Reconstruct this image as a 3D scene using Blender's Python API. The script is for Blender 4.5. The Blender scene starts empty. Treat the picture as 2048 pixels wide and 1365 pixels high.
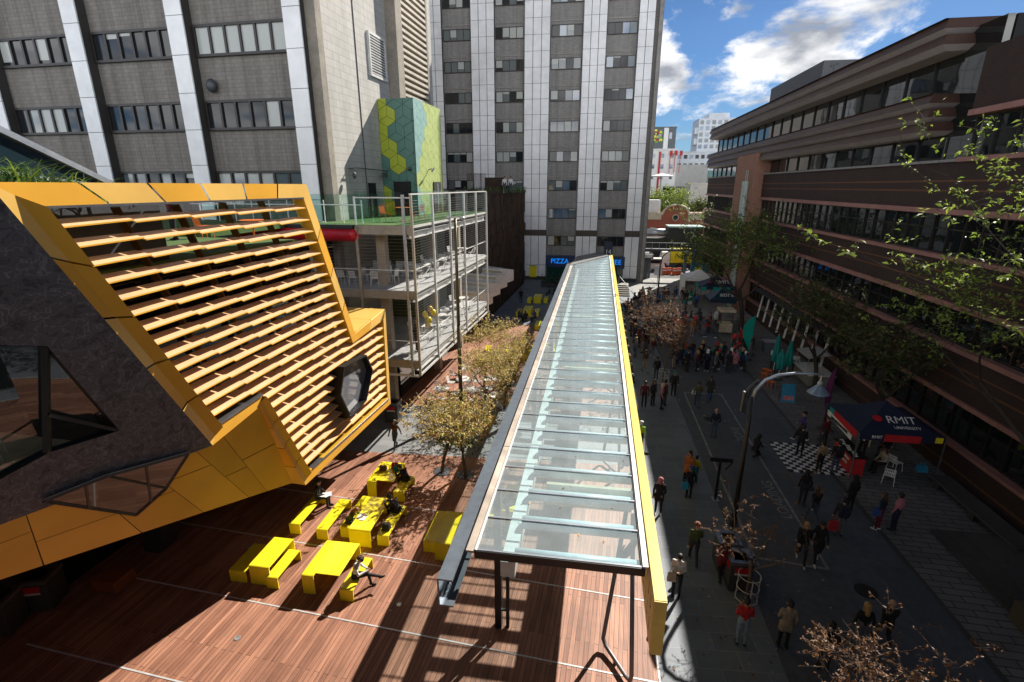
import bpy, bmesh, math, random
import numpy as np
from mathutils import Vector, Matrix
random.seed(7); rng=np.random.default_rng(7)
R=math.radians; PI=math.pi
sc=bpy.context.scene; COL=sc.collection
# ------------------------------------------------------------------ camera
H=13.0
cam=bpy.data.cameras.new('camera'); cam.sensor_width=36; cam.lens=1000/2048*36
cam.clip_start=.1; cam.clip_end=3000
co=bpy.data.objects.new('camera',cam); COL.objects.link(co); sc.camera=co
co.location=(0,0,H); co.rotation_euler=(R(90-17.2),0,R(8.7))
# ------------------------------------------------------------------ sky, sun, exposure
AZ,EL=29.5,38.2
w=bpy.data.worlds.new("World"); sc.world=w; w.use_nodes=True
nt=w.node_tree; nt.nodes.clear()
def wn(t,**k):
    n=nt.nodes.new(t)
    for a,b in k.items(): setattr(n,a,b)
    return n
def wl(a,b): nt.links.new(a,b)
sky=wn('ShaderNodeTexSky'); sky.sky_type='NISHITA'; sky.sun_disc=False
sky.sun_elevation=R(EL); sky.sun_rotation=R(AZ); sky.dust_density=.35; sky.ozone_density=2.2; sky.air_density=1.0
tc=wn('ShaderNodeTexCoord'); sep=wn('ShaderNodeSeparateXYZ'); wl(tc.outputs['Generated'],sep.inputs[0])
zz=wn('ShaderNodeMath',operation='ADD'); zz.inputs[1].default_value=.22; wl(sep.outputs[2],zz.inputs[0])
zm=wn('ShaderNodeMath',operation='MAXIMUM'); zm.inputs[1].default_value=.05; wl(zz.outputs[0],zm.inputs[0])
dx=wn('ShaderNodeMath',operation='DIVIDE'); wl(sep.outputs[0],dx.inputs[0]); wl(zm.outputs[0],dx.inputs[1])
dy=wn('ShaderNodeMath',operation='DIVIDE'); wl(sep.outputs[1],dy.inputs[0]); wl(zm.outputs[0],dy.inputs[1])
cb=wn('ShaderNodeCombineXYZ'); wl(dx.outputs[0],cb.inputs[0]); wl(dy.outputs[0],cb.inputs[1])
mp=wn('ShaderNodeMapping'); mp.inputs['Location'].default_value=(7.3,.3,0); mp.inputs['Scale'].default_value=(1.1,.85,1); wl(cb.outputs[0],mp.inputs[0])
n1=wn('ShaderNodeTexNoise'); n1.inputs['Scale'].default_value=1.9; n1.inputs['Detail'].default_value=9; n1.inputs['Roughness'].default_value=.61; n1.inputs['Distortion'].default_value=.25
wl(mp.outputs[0],n1.inputs['Vector'])
cr=wn('ShaderNodeValToRGB'); cr.color_ramp.elements[0].position=.485; cr.color_ramp.elements[1].position=.61
cr.color_ramp.interpolation='EASE'; 
yneg=wn('ShaderNodeMath',operation='MULTIPLY'); yneg.inputs[1].default_value=-.16; wl(sep.outputs[1],yneg.inputs[0])
ymx=wn('ShaderNodeMath',operation='MAXIMUM'); ymx.inputs[1].default_value=-.012; wl(yneg.outputs[0],ymx.inputs[0])
zf=wn('ShaderNodeMath',operation='MULTIPLY'); zf.inputs[1].default_value=-.17; wl(sep.outputs[2],zf.inputs[0])
a1=wn('ShaderNodeMath',operation='ADD'); wl(ymx.outputs[0],a1.inputs[0]); wl(zf.outputs[0],a1.inputs[1])
a2=wn('ShaderNodeMath',operation='ADD'); wl(n1.outputs['Fac'],a2.inputs[0]); wl(a1.outputs[0],a2.inputs[1])
a3=wn('ShaderNodeMath',operation='ADD'); a3.inputs[1].default_value=.03; wl(a2.outputs[0],a3.inputs[0])
wl(a3.outputs[0],cr.inputs[0])
n2=wn('ShaderNodeTexNoise'); n2.inputs['Scale'].default_value=3.1; n2.inputs['Detail'].default_value=6; wl(mp.outputs[0],n2.inputs['Vector'])
cc=wn('ShaderNodeValToRGB'); cc.color_ramp.elements[0].position=.36; cc.color_ramp.elements[0].color=(5.5,5.9,6.8,1)
cc.color_ramp.elements[1].position=.56; cc.color_ramp.elements[1].color=(17,17,17,1); wl(n2.outputs['Fac'],cc.inputs[0])
tint=wn('ShaderNodeMixRGB',blend_type='MULTIPLY'); tint.inputs[0].default_value=1; tint.inputs[2].default_value=(.48,.75,1.1,1); wl(sky.outputs[0],tint.inputs[1])
mx=wn('ShaderNodeMixRGB'); wl(cr.outputs[0],mx.inputs[0]); wl(tint.outputs[0],mx.inputs[1]); wl(cc.outputs[0],mx.inputs[2])
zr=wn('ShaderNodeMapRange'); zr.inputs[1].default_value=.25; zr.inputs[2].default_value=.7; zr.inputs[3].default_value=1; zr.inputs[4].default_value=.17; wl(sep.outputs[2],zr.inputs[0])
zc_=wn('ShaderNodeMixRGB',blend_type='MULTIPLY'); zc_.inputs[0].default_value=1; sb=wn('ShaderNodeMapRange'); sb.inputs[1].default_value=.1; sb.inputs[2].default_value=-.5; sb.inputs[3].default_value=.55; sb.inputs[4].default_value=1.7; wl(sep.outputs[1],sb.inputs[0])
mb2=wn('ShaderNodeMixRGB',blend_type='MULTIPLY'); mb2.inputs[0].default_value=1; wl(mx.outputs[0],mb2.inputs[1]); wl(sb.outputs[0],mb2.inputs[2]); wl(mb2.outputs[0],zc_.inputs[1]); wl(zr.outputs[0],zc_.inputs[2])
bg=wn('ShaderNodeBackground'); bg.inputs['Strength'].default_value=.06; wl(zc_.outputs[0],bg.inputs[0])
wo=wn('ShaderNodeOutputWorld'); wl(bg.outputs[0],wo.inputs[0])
sl=bpy.data.lights.new('sun','SUN'); sl.energy=4.4; sl.angle=R(.53); sl.color=(1,.93,.82)
so=bpy.data.objects.new('sun',sl); COL.objects.link(so); so.location=(40,80,90)
so.rotation_euler=(R(90-EL),0,R(180-AZ))
sc.view_settings.view_transform='Standard'; sc.view_settings.look='None'; sc.view_settings.exposure=1.08; sc.view_settings.gamma=1
sc.cycles.max_bounces=8; sc.cycles.transparent_max_bounces=24; sc.cycles.caustics_reflective=False; sc.cycles.caustics_refractive=False
sc.cycles.use_denoising=True
# ------------------------------------------------------------------ materials
MATS={}
def newmat(name):
    m=bpy.data.materials.new(name); m.use_nodes=True; m.node_tree.nodes.clear(); MATS[name]=m
    t=m.node_tree
    def N(ty,**k):
        n=t.nodes.new(ty)
        for a,b in k.items(): setattr(n,a,b)
        return n
    return m,t,N,(lambda a,b: t.links.new(a,b))
def rgba(c): return (c[0],c[1],c[2],1)
def M(name,col,rough=.6,metal=0.,var=.12,scale=5.,dirt=.15,bump=0.,spec=.5,emit=0):
    if name in MATS: return MATS[name]
    m,t,N,L=newmat(name)
    p=N('ShaderNodeBsdfPrincipled'); o=N('ShaderNodeOutputMaterial'); L(p.outputs[0],o.inputs[0])
    tcn=N('ShaderNodeTexCoord'); a=N('ShaderNodeTexNoise'); a.inputs['Scale'].default_value=scale; a.inputs['Detail'].default_value=5; L(tcn.outputs['Object'],a.inputs['Vector'])
    r=N('ShaderNodeValToRGB'); r.color_ramp.elements[0].position=.3; r.color_ramp.elements[1].position=.7
    r.color_ramp.elements[0].color=rgba([c*(1-var) for c in col]); r.color_ramp.elements[1].color=rgba([min(1,c*(1+var)) for c in col]); L(a.outputs['Fac'],r.inputs[0])
    b=N('ShaderNodeTexNoise'); b.inputs['Scale'].default_value=scale*.13; b.inputs['Detail'].default_value=6; b.inputs['Roughness'].default_value=.65; L(tcn.outputs['Object'],b.inputs['Vector'])
    r2=N('ShaderNodeValToRGB'); r2.color_ramp.elements[0].position=.35; r2.color_ramp.elements[1].position=.6
    r2.color_ramp.elements[0].color=(1-dirt,1-dirt,1-dirt,1); L(b.outputs['Fac'],r2.inputs[0])
    x=N('ShaderNodeMixRGB',blend_type='MULTIPLY'); x.inputs[0].default_value=1; L(r.outputs[0],x.inputs[1]); L(r2.outputs[0],x.inputs[2])
    L(x.outputs[0],p.inputs['Base Color'])
    p.inputs['Roughness'].default_value=rough; p.inputs['Metallic'].default_value=metal; p.inputs['Specular IOR Level'].default_value=spec
    if bump:
        bp=N('ShaderNodeBump'); bp.inputs['Strength'].default_value=bump; bp.inputs['Distance'].default_value=.02; L(a.outputs['Fac'],bp.inputs['Height']); L(bp.outputs[0],p.inputs['Normal'])
    if emit: p.inputs['Emission Color'].default_value=rgba(col); p.inputs['Emission Strength'].default_value=emit
    return m
def MB_brick(name,c1,c2,mortar,bw,bh,axis='x',ms=.012,off=.5,rot=0.,rough=.8,streak=.0,bias=0.,dirt=.25,bump=.3,stripes=None,grain=0):
    m,t,N,L=newmat(name)
    p=N('ShaderNodeBsdfPrincipled'); o=N('ShaderNodeOutputMaterial'); L(p.outputs[0],o.inputs[0])
    tcn=N('ShaderNodeTexCoord'); s=N('ShaderNodeSeparateXYZ'); c=N('ShaderNodeCombineXYZ'); L(tcn.outputs['Object'],s.inputs[0])
    if axis=='x': L(s.outputs[1],c.inputs[0]); L(s.outputs[2],c.inputs[1])
    elif axis=='y': L(s.outputs[0],c.inputs[0]); L(s.outputs[2],c.inputs[1])
    elif axis=='xy':
        ad=N('ShaderNodeMath',operation='ADD'); L(s.outputs[0],ad.inputs[0]); L(s.outputs[1],ad.inputs[1]); L(ad.outputs[0],c.inputs[0]); L(s.outputs[2],c.inputs[1])
    else: L(s.outputs[0],c.inputs[0]); L(s.outputs[1],c.inputs[1])
    mpn=N('ShaderNodeMapping'); mpn.inputs['Rotation'].default_value=(0,0,rot); L(c.outputs[0],mpn.inputs[0])
    b=N('ShaderNodeTexBrick'); b.offset=off; b.inputs['Color1'].default_value=rgba(c1); b.inputs['Color2'].default_value=rgba(c2); b.inputs['Mortar'].default_value=rgba(mortar)
    b.inputs['Scale'].default_value=1; b.inputs['Mortar Size'].default_value=ms; b.inputs['Brick Width'].default_value=bw; b.inputs['Row Height'].default_value=bh; b.inputs['Bias'].default_value=bias
    L(mpn.outputs[0],b.inputs['Vector'])
    a=N('ShaderNodeTexNoise'); a.inputs['Scale'].default_value=.45; a.inputs['Detail'].default_value=7; a.inputs['Roughness'].default_value=.65
    sm=N('ShaderNodeMapping'); sm.inputs['Scale'].default_value=(1+streak,1+streak,1/(1+streak)) if axis!='z' else (1,1,1); L(tcn.outputs['Object'],sm.inputs[0]); L(sm.outputs[0],a.inputs['Vector'])
    r=N('ShaderNodeValToRGB'); r.color_ramp.elements[0].position=.32; r.color_ramp.elements[1].position=.62; r.color_ramp.elements[0].color=(1-dirt,1-dirt,1-dirt,1); L(a.outputs['Fac'],r.inputs[0])
    x=N('ShaderNodeMixRGB',blend_type='MULTIPLY'); x.inputs[0].default_value=1; L(b.outputs['Color'],x.inputs[1]); L(r.outputs[0],x.inputs[2])
    last=x.outputs[0]
    if grain:
        g=N('ShaderNodeTexNoise'); gm=N('ShaderNodeMapping'); gm.inputs['Rotation'].default_value=(0,0,rot); gm.inputs['Scale'].default_value=(26,.6,1) if abs(rot)>1 else (.6,26,1); L(c.outputs[0],gm.inputs[0]); L(gm.outputs[0],g.inputs['Vector']); g.inputs['Scale'].default_value=1.; g.inputs['Detail'].default_value=4
        gr=N('ShaderNodeValToRGB'); gr.color_ramp.elements[0].position=.3; gr.color_ramp.elements[1].position=.7; gr.color_ramp.elements[0].color=(1-grain,)*3+(1,); gr.color_ramp.elements[1].color=(1+grain*.5,)*3+(1,); L(g.outputs['Fac'],gr.inputs[0])
        y=N('ShaderNodeMixRGB',blend_type='MULTIPLY'); y.inputs[0].default_value=1; L(last,y.inputs[1]); L(gr.outputs[0],y.inputs[2]); last=y.outputs[0]
    L(last,p.inputs['Base Color']); p.inputs['Roughness'].default_value=rough
    if bump:
        bp=N('ShaderNodeBump'); bp.inputs['Strength'].default_value=bump; bp.inputs['Distance'].default_value=.01; bp.invert=True; L(b.outputs['Fac'],bp.inputs['Height']); L(bp.outputs[0],p.inputs['Normal'])
    return m
def MGlass(name,tint,refl=.08,dust=0.,rough=.02,dustcol=(.7,.8,.8)):
    m,t,N,L=newmat(name)
    o=N('ShaderNodeOutputMaterial'); tr=N('ShaderNodeBsdfTransparent'); tr.inputs[0].default_value=rgba(tint)
    gl=N('ShaderNodeBsdfGlossy'); gl.inputs['Roughness'].default_value=rough; lf=N('ShaderNodeLayerWeight'); lf.inputs[0].default_value=.5; lw=N('ShaderNodeMath',operation='POWER'); lw.inputs[1].default_value=5; L(lf.outputs['Facing'],lw.inputs[0])
    ad=N('ShaderNodeMath',operation='ADD'); ad.inputs[1].default_value=refl; ad.use_clamp=True; L(lw.outputs[0],ad.inputs[0])
    mxs=N('ShaderNodeMixShader'); L(ad.outputs[0],mxs.inputs[0]); L(tr.outputs[0],mxs.inputs[1]); L(gl.outputs[0],mxs.inputs[2]); last=mxs.outputs[0]
    if dust:
        d=N('ShaderNodeBsdfDiffuse'); d.inputs[0].default_value=rgba(dustcol); tl=N('ShaderNodeBsdfTranslucent'); tl.inputs[0].default_value=rgba(dustcol)
        ds=N('ShaderNodeMixShader'); ds.inputs[0].default_value=.12; L(d.outputs[0],ds.inputs[1]); L(tl.outputs[0],ds.inputs[2])
        tcn=N('ShaderNodeTexCoord'); nz=N('ShaderNodeTexNoise'); nz.inputs['Scale'].default_value=1.3; nz.inputs['Detail'].default_value=8; L(tcn.outputs['Object'],nz.inputs['Vector'])
        mm=N('ShaderNodeMapRange'); mm.inputs[1].default_value=.3; mm.inputs[2].default_value=.75; mm.inputs[3].default_value=dust*.85; mm.inputs[4].default_value=dust*1.15; L(nz.outputs['Fac'],mm.inputs[0])
        m2=N('ShaderNodeMixShader'); L(mm.outputs[0],m2.inputs[0]); L(last,m2.inputs[1]); L(ds.outputs[0],m2.inputs[2]); last=m2.outputs[0]
    L(last,o.inputs[0]); return m
def MWin(name,col,ripple=0.,rough=.04,ior=1.6,scale=.6):
    m,t,N,L=newmat(name)
    p=N('ShaderNodeBsdfPrincipled'); o=N('ShaderNodeOutputMaterial'); L(p.outputs[0],o.inputs[0])
    p.inputs['Base Color'].default_value=rgba(col); p.inputs['Roughness'].default_value=rough; p.inputs['IOR'].default_value=ior
    tcn=N('ShaderNodeTexCoord'); nz=N('ShaderNodeTexNoise'); nz.inputs['Scale'].default_value=scale; nz.inputs['Detail'].default_value=2; L(tcn.outputs['Object'],nz.inputs['Vector'])
    if ripple:
        bp=N('ShaderNodeBump'); bp.inputs['Strength'].default_value=ripple; bp.inputs['Distance'].default_value=.05; L(nz.outputs['Fac'],bp.inputs['Height']); L(bp.outputs[0],p.inputs['Normal'])
    return m
def MLeaf(name,c1,c2,trans=.35,rough=.5):
    m,t,N,L=newmat(name)
    o=N('ShaderNodeOutputMaterial'); p=N('ShaderNodeBsdfPrincipled'); p.inputs['Roughness'].default_value=rough
    oi=N('ShaderNodeTexCoord'); nz=N('ShaderNodeTexNoise'); nz.inputs['Scale'].default_value=7; nz.inputs['Detail'].default_value=3; L(oi.outputs['Object'],nz.inputs['Vector'])
    r=N('ShaderNodeValToRGB'); r.color_ramp.elements[0].position=.35; r.color_ramp.elements[1].position=.65; r.color_ramp.elements[0].color=rgba(c1); r.color_ramp.elements[1].color=rgba(c2); L(nz.outputs['Fac'],r.inputs[0])
    L(r.outputs[0],p.inputs['Base Color']); tl=N('ShaderNodeBsdfTranslucent'); L(r.outputs[0],tl.inputs[0])
    mxs=N('ShaderNodeMixShader'); mxs.inputs[0].default_value=trans; L(p.outputs[0],mxs.inputs[1]); L(tl.outputs[0],mxs.inputs[2]); L(mxs.outputs[0],o.inputs[0]); return m
def MChecker(name,c1,c2,size):
    m,t,N,L=newmat(name)
    p=N('ShaderNodeBsdfPrincipled'); o=N('ShaderNodeOutputMaterial'); L(p.outputs[0],o.inputs[0]); tcn=N('ShaderNodeTexCoord')
    k=N('ShaderNodeTexChecker'); k.inputs['Scale'].default_value=1/size; k.inputs[1].default_value=rgba(c1); k.inputs[2].default_value=rgba(c2); L(tcn.outputs['Object'],k.inputs[0]); L(k.outputs[0],p.inputs['Base Color']); p.inputs['Roughness'].default_value=.6
    return m
def MWorm(name):
    m,t,N,L=newmat(name)
    p=N('ShaderNodeBsdfPrincipled'); o=N('ShaderNodeOutputMaterial'); L(p.outputs[0],o.inputs[0]); tcn=N('ShaderNodeTexCoord')
    nz=N('ShaderNodeTexNoise'); nz.inputs['Scale'].default_value=4.2; nz.inputs['Detail'].default_value=2.6; nz.inputs['Distortion'].default_value=1.1; L(tcn.outputs['Object'],nz.inputs['Vector'])
    r=N('ShaderNodeValToRGB'); e=r.color_ramp.elements; e[0].position=.30; e[0].color=(.085,.088,.105,1); e[1].position=.37; e[1].color=(.028,.029,.036,1)
    for ps,c in ((.44,(.078,.086,.098,1)),(.52,(.063,.07,.08,1)),(.575,(.15,.152,.172,1)),(.60,(.068,.075,.086,1)),(.72,(.072,.08,.09,1))):
        q=e.new(ps); q.color=c
    L(nz.outputs['Fac'],r.inputs[0]); L(r.outputs[0],p.inputs['Base Color']); p.inputs['Roughness'].default_value=.55
    bp=N('ShaderNodeBump'); bp.inputs['Strength'].default_value=.8; bp.inputs['Distance'].default_value=.03; L(r.outputs[0],bp.inputs['Height']); L(bp.outputs[0],p.inputs['Normal'])
    return m
# ------------------------------------------------------------------ mesh builder
TL=R(3.0); NLv=Vector((math.cos(TL),-math.sin(TL),0)); DLv=Vector((math.sin(TL),math.cos(TL),0))
def L3(a,b,z=0.): return NLv*a+DLv*b+Vector((0,0,z))
TLM=Matrix.Rotation(-TL,4,'Z')
WL={}
class MB:
    def __init__(s,T=None): s.v=[];s.f=[];s.m=[];s.T=T
    def add(s,vs,fs,m=0):
        o=len(s.v)
        if s.T is not None: vs=[s.T@Vector(p) for p in vs]
        s.v+= [tuple(p) for p in vs]; s.f+=[tuple(i+o for i in f) for f in fs]; s.m+=[m]*len(fs); return s
    def hexa(s,P,m=0): return s.add(P,[(0,3,2,1),(4,5,6,7),(0,1,5,4),(1,2,6,5),(2,3,7,6),(3,0,4,7)],m)
    def box(s,x0,x1,y0,y1,z0,z1,m=0):
        return s.hexa([(x0,y0,z0),(x1,y0,z0),(x1,y1,z0),(x0,y1,z0),(x0,y0,z1),(x1,y0,z1),(x1,y1,z1),(x0,y1,z1)],m)
    def beam(s,p,q,w,h,m=0,up=(0,0,1)):
        p=Vector(p);q=Vector(q);d=(q-p).normalized(); u=Vector(up)
        if abs(d.dot(u))>.98: u=Vector((0,1,0))
        r=d.cross(u).normalized()*w/2; u=r.cross(d).normalized()*h/2
        return s.hexa([p-r-u,p+r-u,q+r-u,q-r-u,p-r+u,p+r+u,q+r+u,q-r+u],m)
    def poly(s,P,m=0): return s.add(P,[tuple(range(len(P)))],m)
    def slab(s,P,off,m=0):
        off=Vector(off); n=len(P); P=[Vector(p) for p in P]
        return s.add(P+[p+off for p in P],[tuple(range(n)),tuple(range(2*n-1,n-1,-1))]+[(i,(i+1)%n,(i+1)%n+n,i+n) for i in range(n)],m)
    def tube(s,P,r,n=8,m=0,cap=True):
        P=[Vector(p) for p in P]; k=len(P); rs=r if isinstance(r,(list,tuple)) else [r]*k; vs=[];ref=None
        for i,p in enumerate(P):
            d=(P[min(i+1,k-1)]-P[max(i-1,0)]).normalized()
            if ref is None: ref=Vector((0,0,1)) if abs(d.z)<.9 else Vector((1,0,0))
            u=(ref-d*ref.dot(d)); 
            if u.length<1e-4: u=d.orthogonal()
            u.normalize(); v=d.cross(u); ref=u
            vs+=[p+(u*math.cos(2*PI*j/n)+v*math.sin(2*PI*j/n))*rs[i] for j in range(n)]
        fs=[(i*n+j,i*n+(j+1)%n,(i+1)*n+(j+1)%n,(i+1)*n+j) for i in range(k-1) for j in range(n)]
        if cap: fs+=[tuple(range(n-1,-1,-1)),tuple(range((k-1)*n,k*n))]
        return s.add(vs,fs,m)
    def ball(s,c,r,seg=12,ring=8,m=0):
        c=Vector(c); r=Vector(r) if not isinstance(r,(int,float)) else Vector((r,r,r)); vs=[c+Vector((0,0,-r.z))]
        for i in range(1,ring):
            a=-PI/2+PI*i/ring
            vs+=[c+Vector((r.x*math.cos(a)*math.cos(2*PI*j/seg),r.y*math.cos(a)*math.sin(2*PI*j/seg),r.z*math.sin(a))) for j in range(seg)]
        vs.append(c+Vector((0,0,r.z))); e=len(vs)-1
        fs=[(0,1+(j+1)%seg,1+j) for j in range(seg)]+[(1+(i-1)*seg+j,1+(i-1)*seg+(j+1)%seg,1+i*seg+(j+1)%seg,1+i*seg+j) for i in range(1,ring-1) for j in range(seg)]
        fs+=[(1+(ring-2)*seg+j,1+(ring-2)*seg+(j+1)%seg,e) for j in range(seg)]
        return s.add(vs,fs,m)
    def lathe(s,prof,n=16,c=(0,0,0),m=0):
        c=Vector(c); k=len(prof); vs=[c+Vector((r*math.cos(2*PI*j/n),r*math.sin(2*PI*j/n),z)) for r,z in prof for j in range(n)]
        return s.add(vs,[(i*n+j,i*n+(j+1)%n,(i+1)*n+(j+1)%n,(i+1)*n+j) for i in range(k-1) for j in range(n)]+[tuple(range(n-1,-1,-1)),tuple(range((k-1)*n,k*n))],m)
    def build(s,name,mat,parent=None,smooth=False,bevel=0):
        off=Vector(WL[parent.name]) if parent is not None else Vector((0,0,0))
        me=bpy.data.meshes.new(name); vs=s.v
        if off.length>0: vs=[(p[0]-off.x,p[1]-off.y,p[2]-off.z) for p in vs]
        me.from_pydata(vs,[],s.f)
        for mm in (mat if isinstance(mat,(list,tuple)) else [mat]): me.materials.append(mm)
        if isinstance(mat,(list,tuple)): me.polygons.foreach_set('material_index',s.m)
        if smooth: me.polygons.foreach_set('use_smooth',[True]*len(me.polygons))
        me.update()
        o=bpy.data.objects.new(name,me); COL.objects.link(o)
        if parent is not None: o.parent=parent; WL[o.name]=WL[parent.name]
        else: WL[o.name]=(0,0,0)
        if bevel:
            b=o.modifiers.new('bevel','BEVEL'); b.width=bevel; b.segments=2; b.limit_method='ANGLE'
        return o
def tag(o,label=None,cat=None,group=None,kind=None):
    if label: o['label']=label
    if cat: o['category']=cat
    if group: o['group']=group
    if kind: o['kind']=kind
    return o
def thing(name,label,cat,loc=(0,0,0),group=None,local=False,rz=0):
    o=bpy.data.objects.new(name,None); COL.objects.link(o); o.empty_display_size=.2; o.location=loc; o.rotation_euler=(0,0,rz)
    WL[o.name]=(0,0,0) if local else tuple(loc)
    return tag(o,label,cat,group)
def dup(root,loc,rz=0,label=None,group=None,scale=None,mats=None):
    r=root.copy(); COL.objects.link(r); r.location=loc; r.rotation_euler=(0,0,rz)
    if scale: r.scale=(scale,)*3
    if label: r['label']=label
    if group: r['group']=group
    for ch in list(root.children):
        c=ch.copy(); COL.objects.link(c); c.parent=r
        for g in list(ch.children):
            d=g.copy(); COL.objects.link(d); d.parent=c
    return r
def struct(name,mb,mat): return tag(mb.build(name,mat),kind='structure')
def text(body,size,origin,right,up,mat,name,parent=None,ext=.012,align='CENTER'):
    cu=bpy.data.curves.new('t','FONT'); cu.body=body; cu.size=size; cu.extrude=ext; cu.align_x=align; cu.align_y='CENTER'
    ob=bpy.data.objects.new('t',cu); COL.objects.link(ob)
    dg=bpy.context.evaluated_depsgraph_get(); dg.update(); me=bpy.data.meshes.new_from_object(ob.evaluated_get(dg)); bpy.data.objects.remove(ob); bpy.data.curves.remove(cu)
    r=Vector(right).normalized(); u=Vector(up).normalized(); n=r.cross(u)
    T=Matrix(((r.x,u.x,n.x,origin[0]),(r.y,u.y,n.y,origin[1]),(r.z,u.z,n.z,origin[2]),(0,0,0,1)))
    if parent is not None: T=Matrix.Translation(-Vector(WL[parent.name]))@T
    me.transform(T); me.name=name; me.materials.clear(); me.materials.append(mat)
    o=bpy.data.objects.new(name,me); COL.objects.link(o)
    if parent is not None: o.parent=parent; WL[o.name]=WL[parent.name]
    return o
def clip(P,x0,x1,y0,y1):
    for ax,lim,sg in ((0,x0,1),(0,x1,-1),(1,y0,1),(1,y1,-1)):
        out=[]
        for i in range(len(P)):
            a,b=P[i],P[(i+1)%len(P)]; da=(a[ax]-lim)*sg; db=(b[ax]-lim)*sg
            if da>=0: out.append(a)
            if da*db<0: t=da/(da-db); out.append((a[0]+(b[0]-a[0])*t,a[1]+(b[1]-a[1])*t))
        P=out
        if len(P)<3: return []
    return P
ORD=['first','second','third','fourth','fifth','sixth','seventh','eighth','ninth','tenth','eleventh','twelfth','thirteenth','fourteenth','fifteenth','sixteenth']
# ------------------------------------------------------------------ palette
yellow=M('yellow_steel',(.88,.74,.025),.33,var=.05,dirt=.13,scale=3)
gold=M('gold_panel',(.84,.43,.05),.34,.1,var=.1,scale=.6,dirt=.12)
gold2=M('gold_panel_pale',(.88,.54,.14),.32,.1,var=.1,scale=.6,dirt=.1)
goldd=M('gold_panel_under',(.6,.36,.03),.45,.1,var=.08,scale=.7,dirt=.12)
blade_m=M('louvre_gold',(.74,.48,.26),.42,.03,var=.08,scale=1.2,dirt=.1)
black=M('black_metal',(.012,.012,.014),.4,var=.2); darkgrey=M('dark_grey_metal',(.05,.055,.065),.45)
steel=M('galvanised_steel',(.42,.43,.44),.4,.5,var=.15); steelw=M('white_steel',(.62,.62,.6),.45); silver=M('silver_metal',(.5,.55,.62),.3,.6)
white=M('white_paint',(.78,.78,.76),.45,dirt=.1); cream=M('cream_render',(.62,.54,.38),.7); redp=M('red_paint',(.5,.012,.02),.35)
concrete=M('concrete',(.3,.29,.27),.85,var=.18,scale=2,dirt=.3,bump=.2); darkconc=M('dark_concrete',(.06,.06,.062),.8)
turf_m=M('turf',(.06,.12,.025),.95,var=.45,scale=40,dirt=.2,bump=.6); orange=M('orange_metal',(.75,.16,.015),.4)
woodm=M('wood_floor',(.22,.12,.06),.5,var=.25,scale=3); dark=M('dark_interior',(.008,.008,.009),.8); teal=M('teal_fabric',(.0,.22,.2),.7); navy=M('navy_fabric',(.008,.014,.045),.7)
alu=M('brushed_aluminium',(.3,.3,.32),.3,.8)
rail_glass=MGlass('rail_glass',(.82,.93,.9),.04); clear_glass=MGlass('clear_glass',(.55,.62,.62),.06)
pane_d=MWin('dark_pane',(.016,.02,.024),ior=1.42); pane_b=MWin('blind_pane',(.42,.44,.42),rough=.15,ior=1.4); pane_m=MWin('mid_pane',(.1,.13,.14),ior=1.7); pane_sky=MWin('blue_pane',(.06,.12,.2),ior=2.0)
# ================================================================== ground
deckm=MB_brick('deck_timber',(.52,.25,.16),(.30,.13,.082),(.03,.014,.01),2.7,.14,'z',ms=.006,off=.37,rot=R(90+4.6),rough=.55,dirt=.38,bump=.35,grain=.38)
pavem=MB_brick('bluestone_paving',(.19,.22,.265),(.15,.172,.208),(.28,.31,.35),1.25,.62,'z',ms=.009,off=.5,rot=R(-4),rough=.6,dirt=.25,bump=.2)
pavel=MB_brick('pale_paving',(.27,.28,.29),(.23,.24,.25),(.13,.13,.13),1.2,.6,'z',ms=.008,rot=R(-4),rough=.7,dirt=.25)
footm=MB_brick('footpath_setts',(.19,.19,.195),(.145,.145,.15),(.045,.045,.047),.9,.3,'z',ms=.02,rot=R(2),rough=.75,dirt=.3,bump=.5)
asph=M('asphalt',(.1,.113,.14),.8,var=.2,scale=25,dirt=.25,bump=.2)
strip=M('steel_strip_metal',(.62,.62,.62),.4,.2)
b=MB(); b.box(-900,900,-200,1500,-.3,-.02); struct('ground',b,M('ground_asphalt',(.09,.09,.092),.9))
b=MB(); b.poly([(-40,-20,0),(2.45,-20,0),(2.45,22.1,0),(-40,19.9,0)]); struct('deck',b,deckm)
b=MB(); b.poly([(-40,27.0,0),(2.45,27.4,0),(2.45,47,0),(-40,47,0)]); struct('rear_deck',b,deckm)
b=MB(); b.poly([(-40,19.9,0),(2.45,22.1,0),(2.45,27.4,0),(-40,27,0)]); struct('cross_path',b,pavel)
b=MB(); b.poly([(2.45,-20,0),(5.95,-20,0),(5.95,72,0),(2.45,72,0)]); b.poly([(-40,47,0),(2.45,47,0),(2.45,72,0),(-40,72,0)]); struct('paved_walk',b,pavem)
b=MB(); b.poly([(5.95,-20,0),(11.75,-20,0),(11.75,52,0),(5.95,52,0)]); struct('road',b,asph)
b=MB(); b.poly([(5.95,52,0),(17.3,52,0),(17.3,76,0),(5.95,76,0)]); struct('forecourt',b,M('pale_concrete',(.3,.3,.3),.8,var=.1,dirt=.3))
b=MB(); b.poly([(11.95,-20,0),(17.3,-20,0),(17.3,52,0),(11.95,52,0)]); struct('footpath',b,footm)
b=MB(); b.poly([(11.75,-20,0),(11.95,-20,0),(11.95,52,0),(11.75,52,0)]); struct('kerb',b,M('kerb_stone',(.06,.06,.062),.7))
b=MB(); b.box(-60,120,80,92,-.1,.0); struct('cross_street',b,M('street_asphalt',(.16,.16,.165),.85))
b=MB()
for y0 in (16.7,13.72,10.86,8.0): 
    b.beam((-16,y0+1.22,.004),(2.45,y0-.06,.004),.045,.012)
b.beam((2.45,-20,.006),(2.45,50,.006),.05,.014); struct('steel_strips',b,strip)
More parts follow.
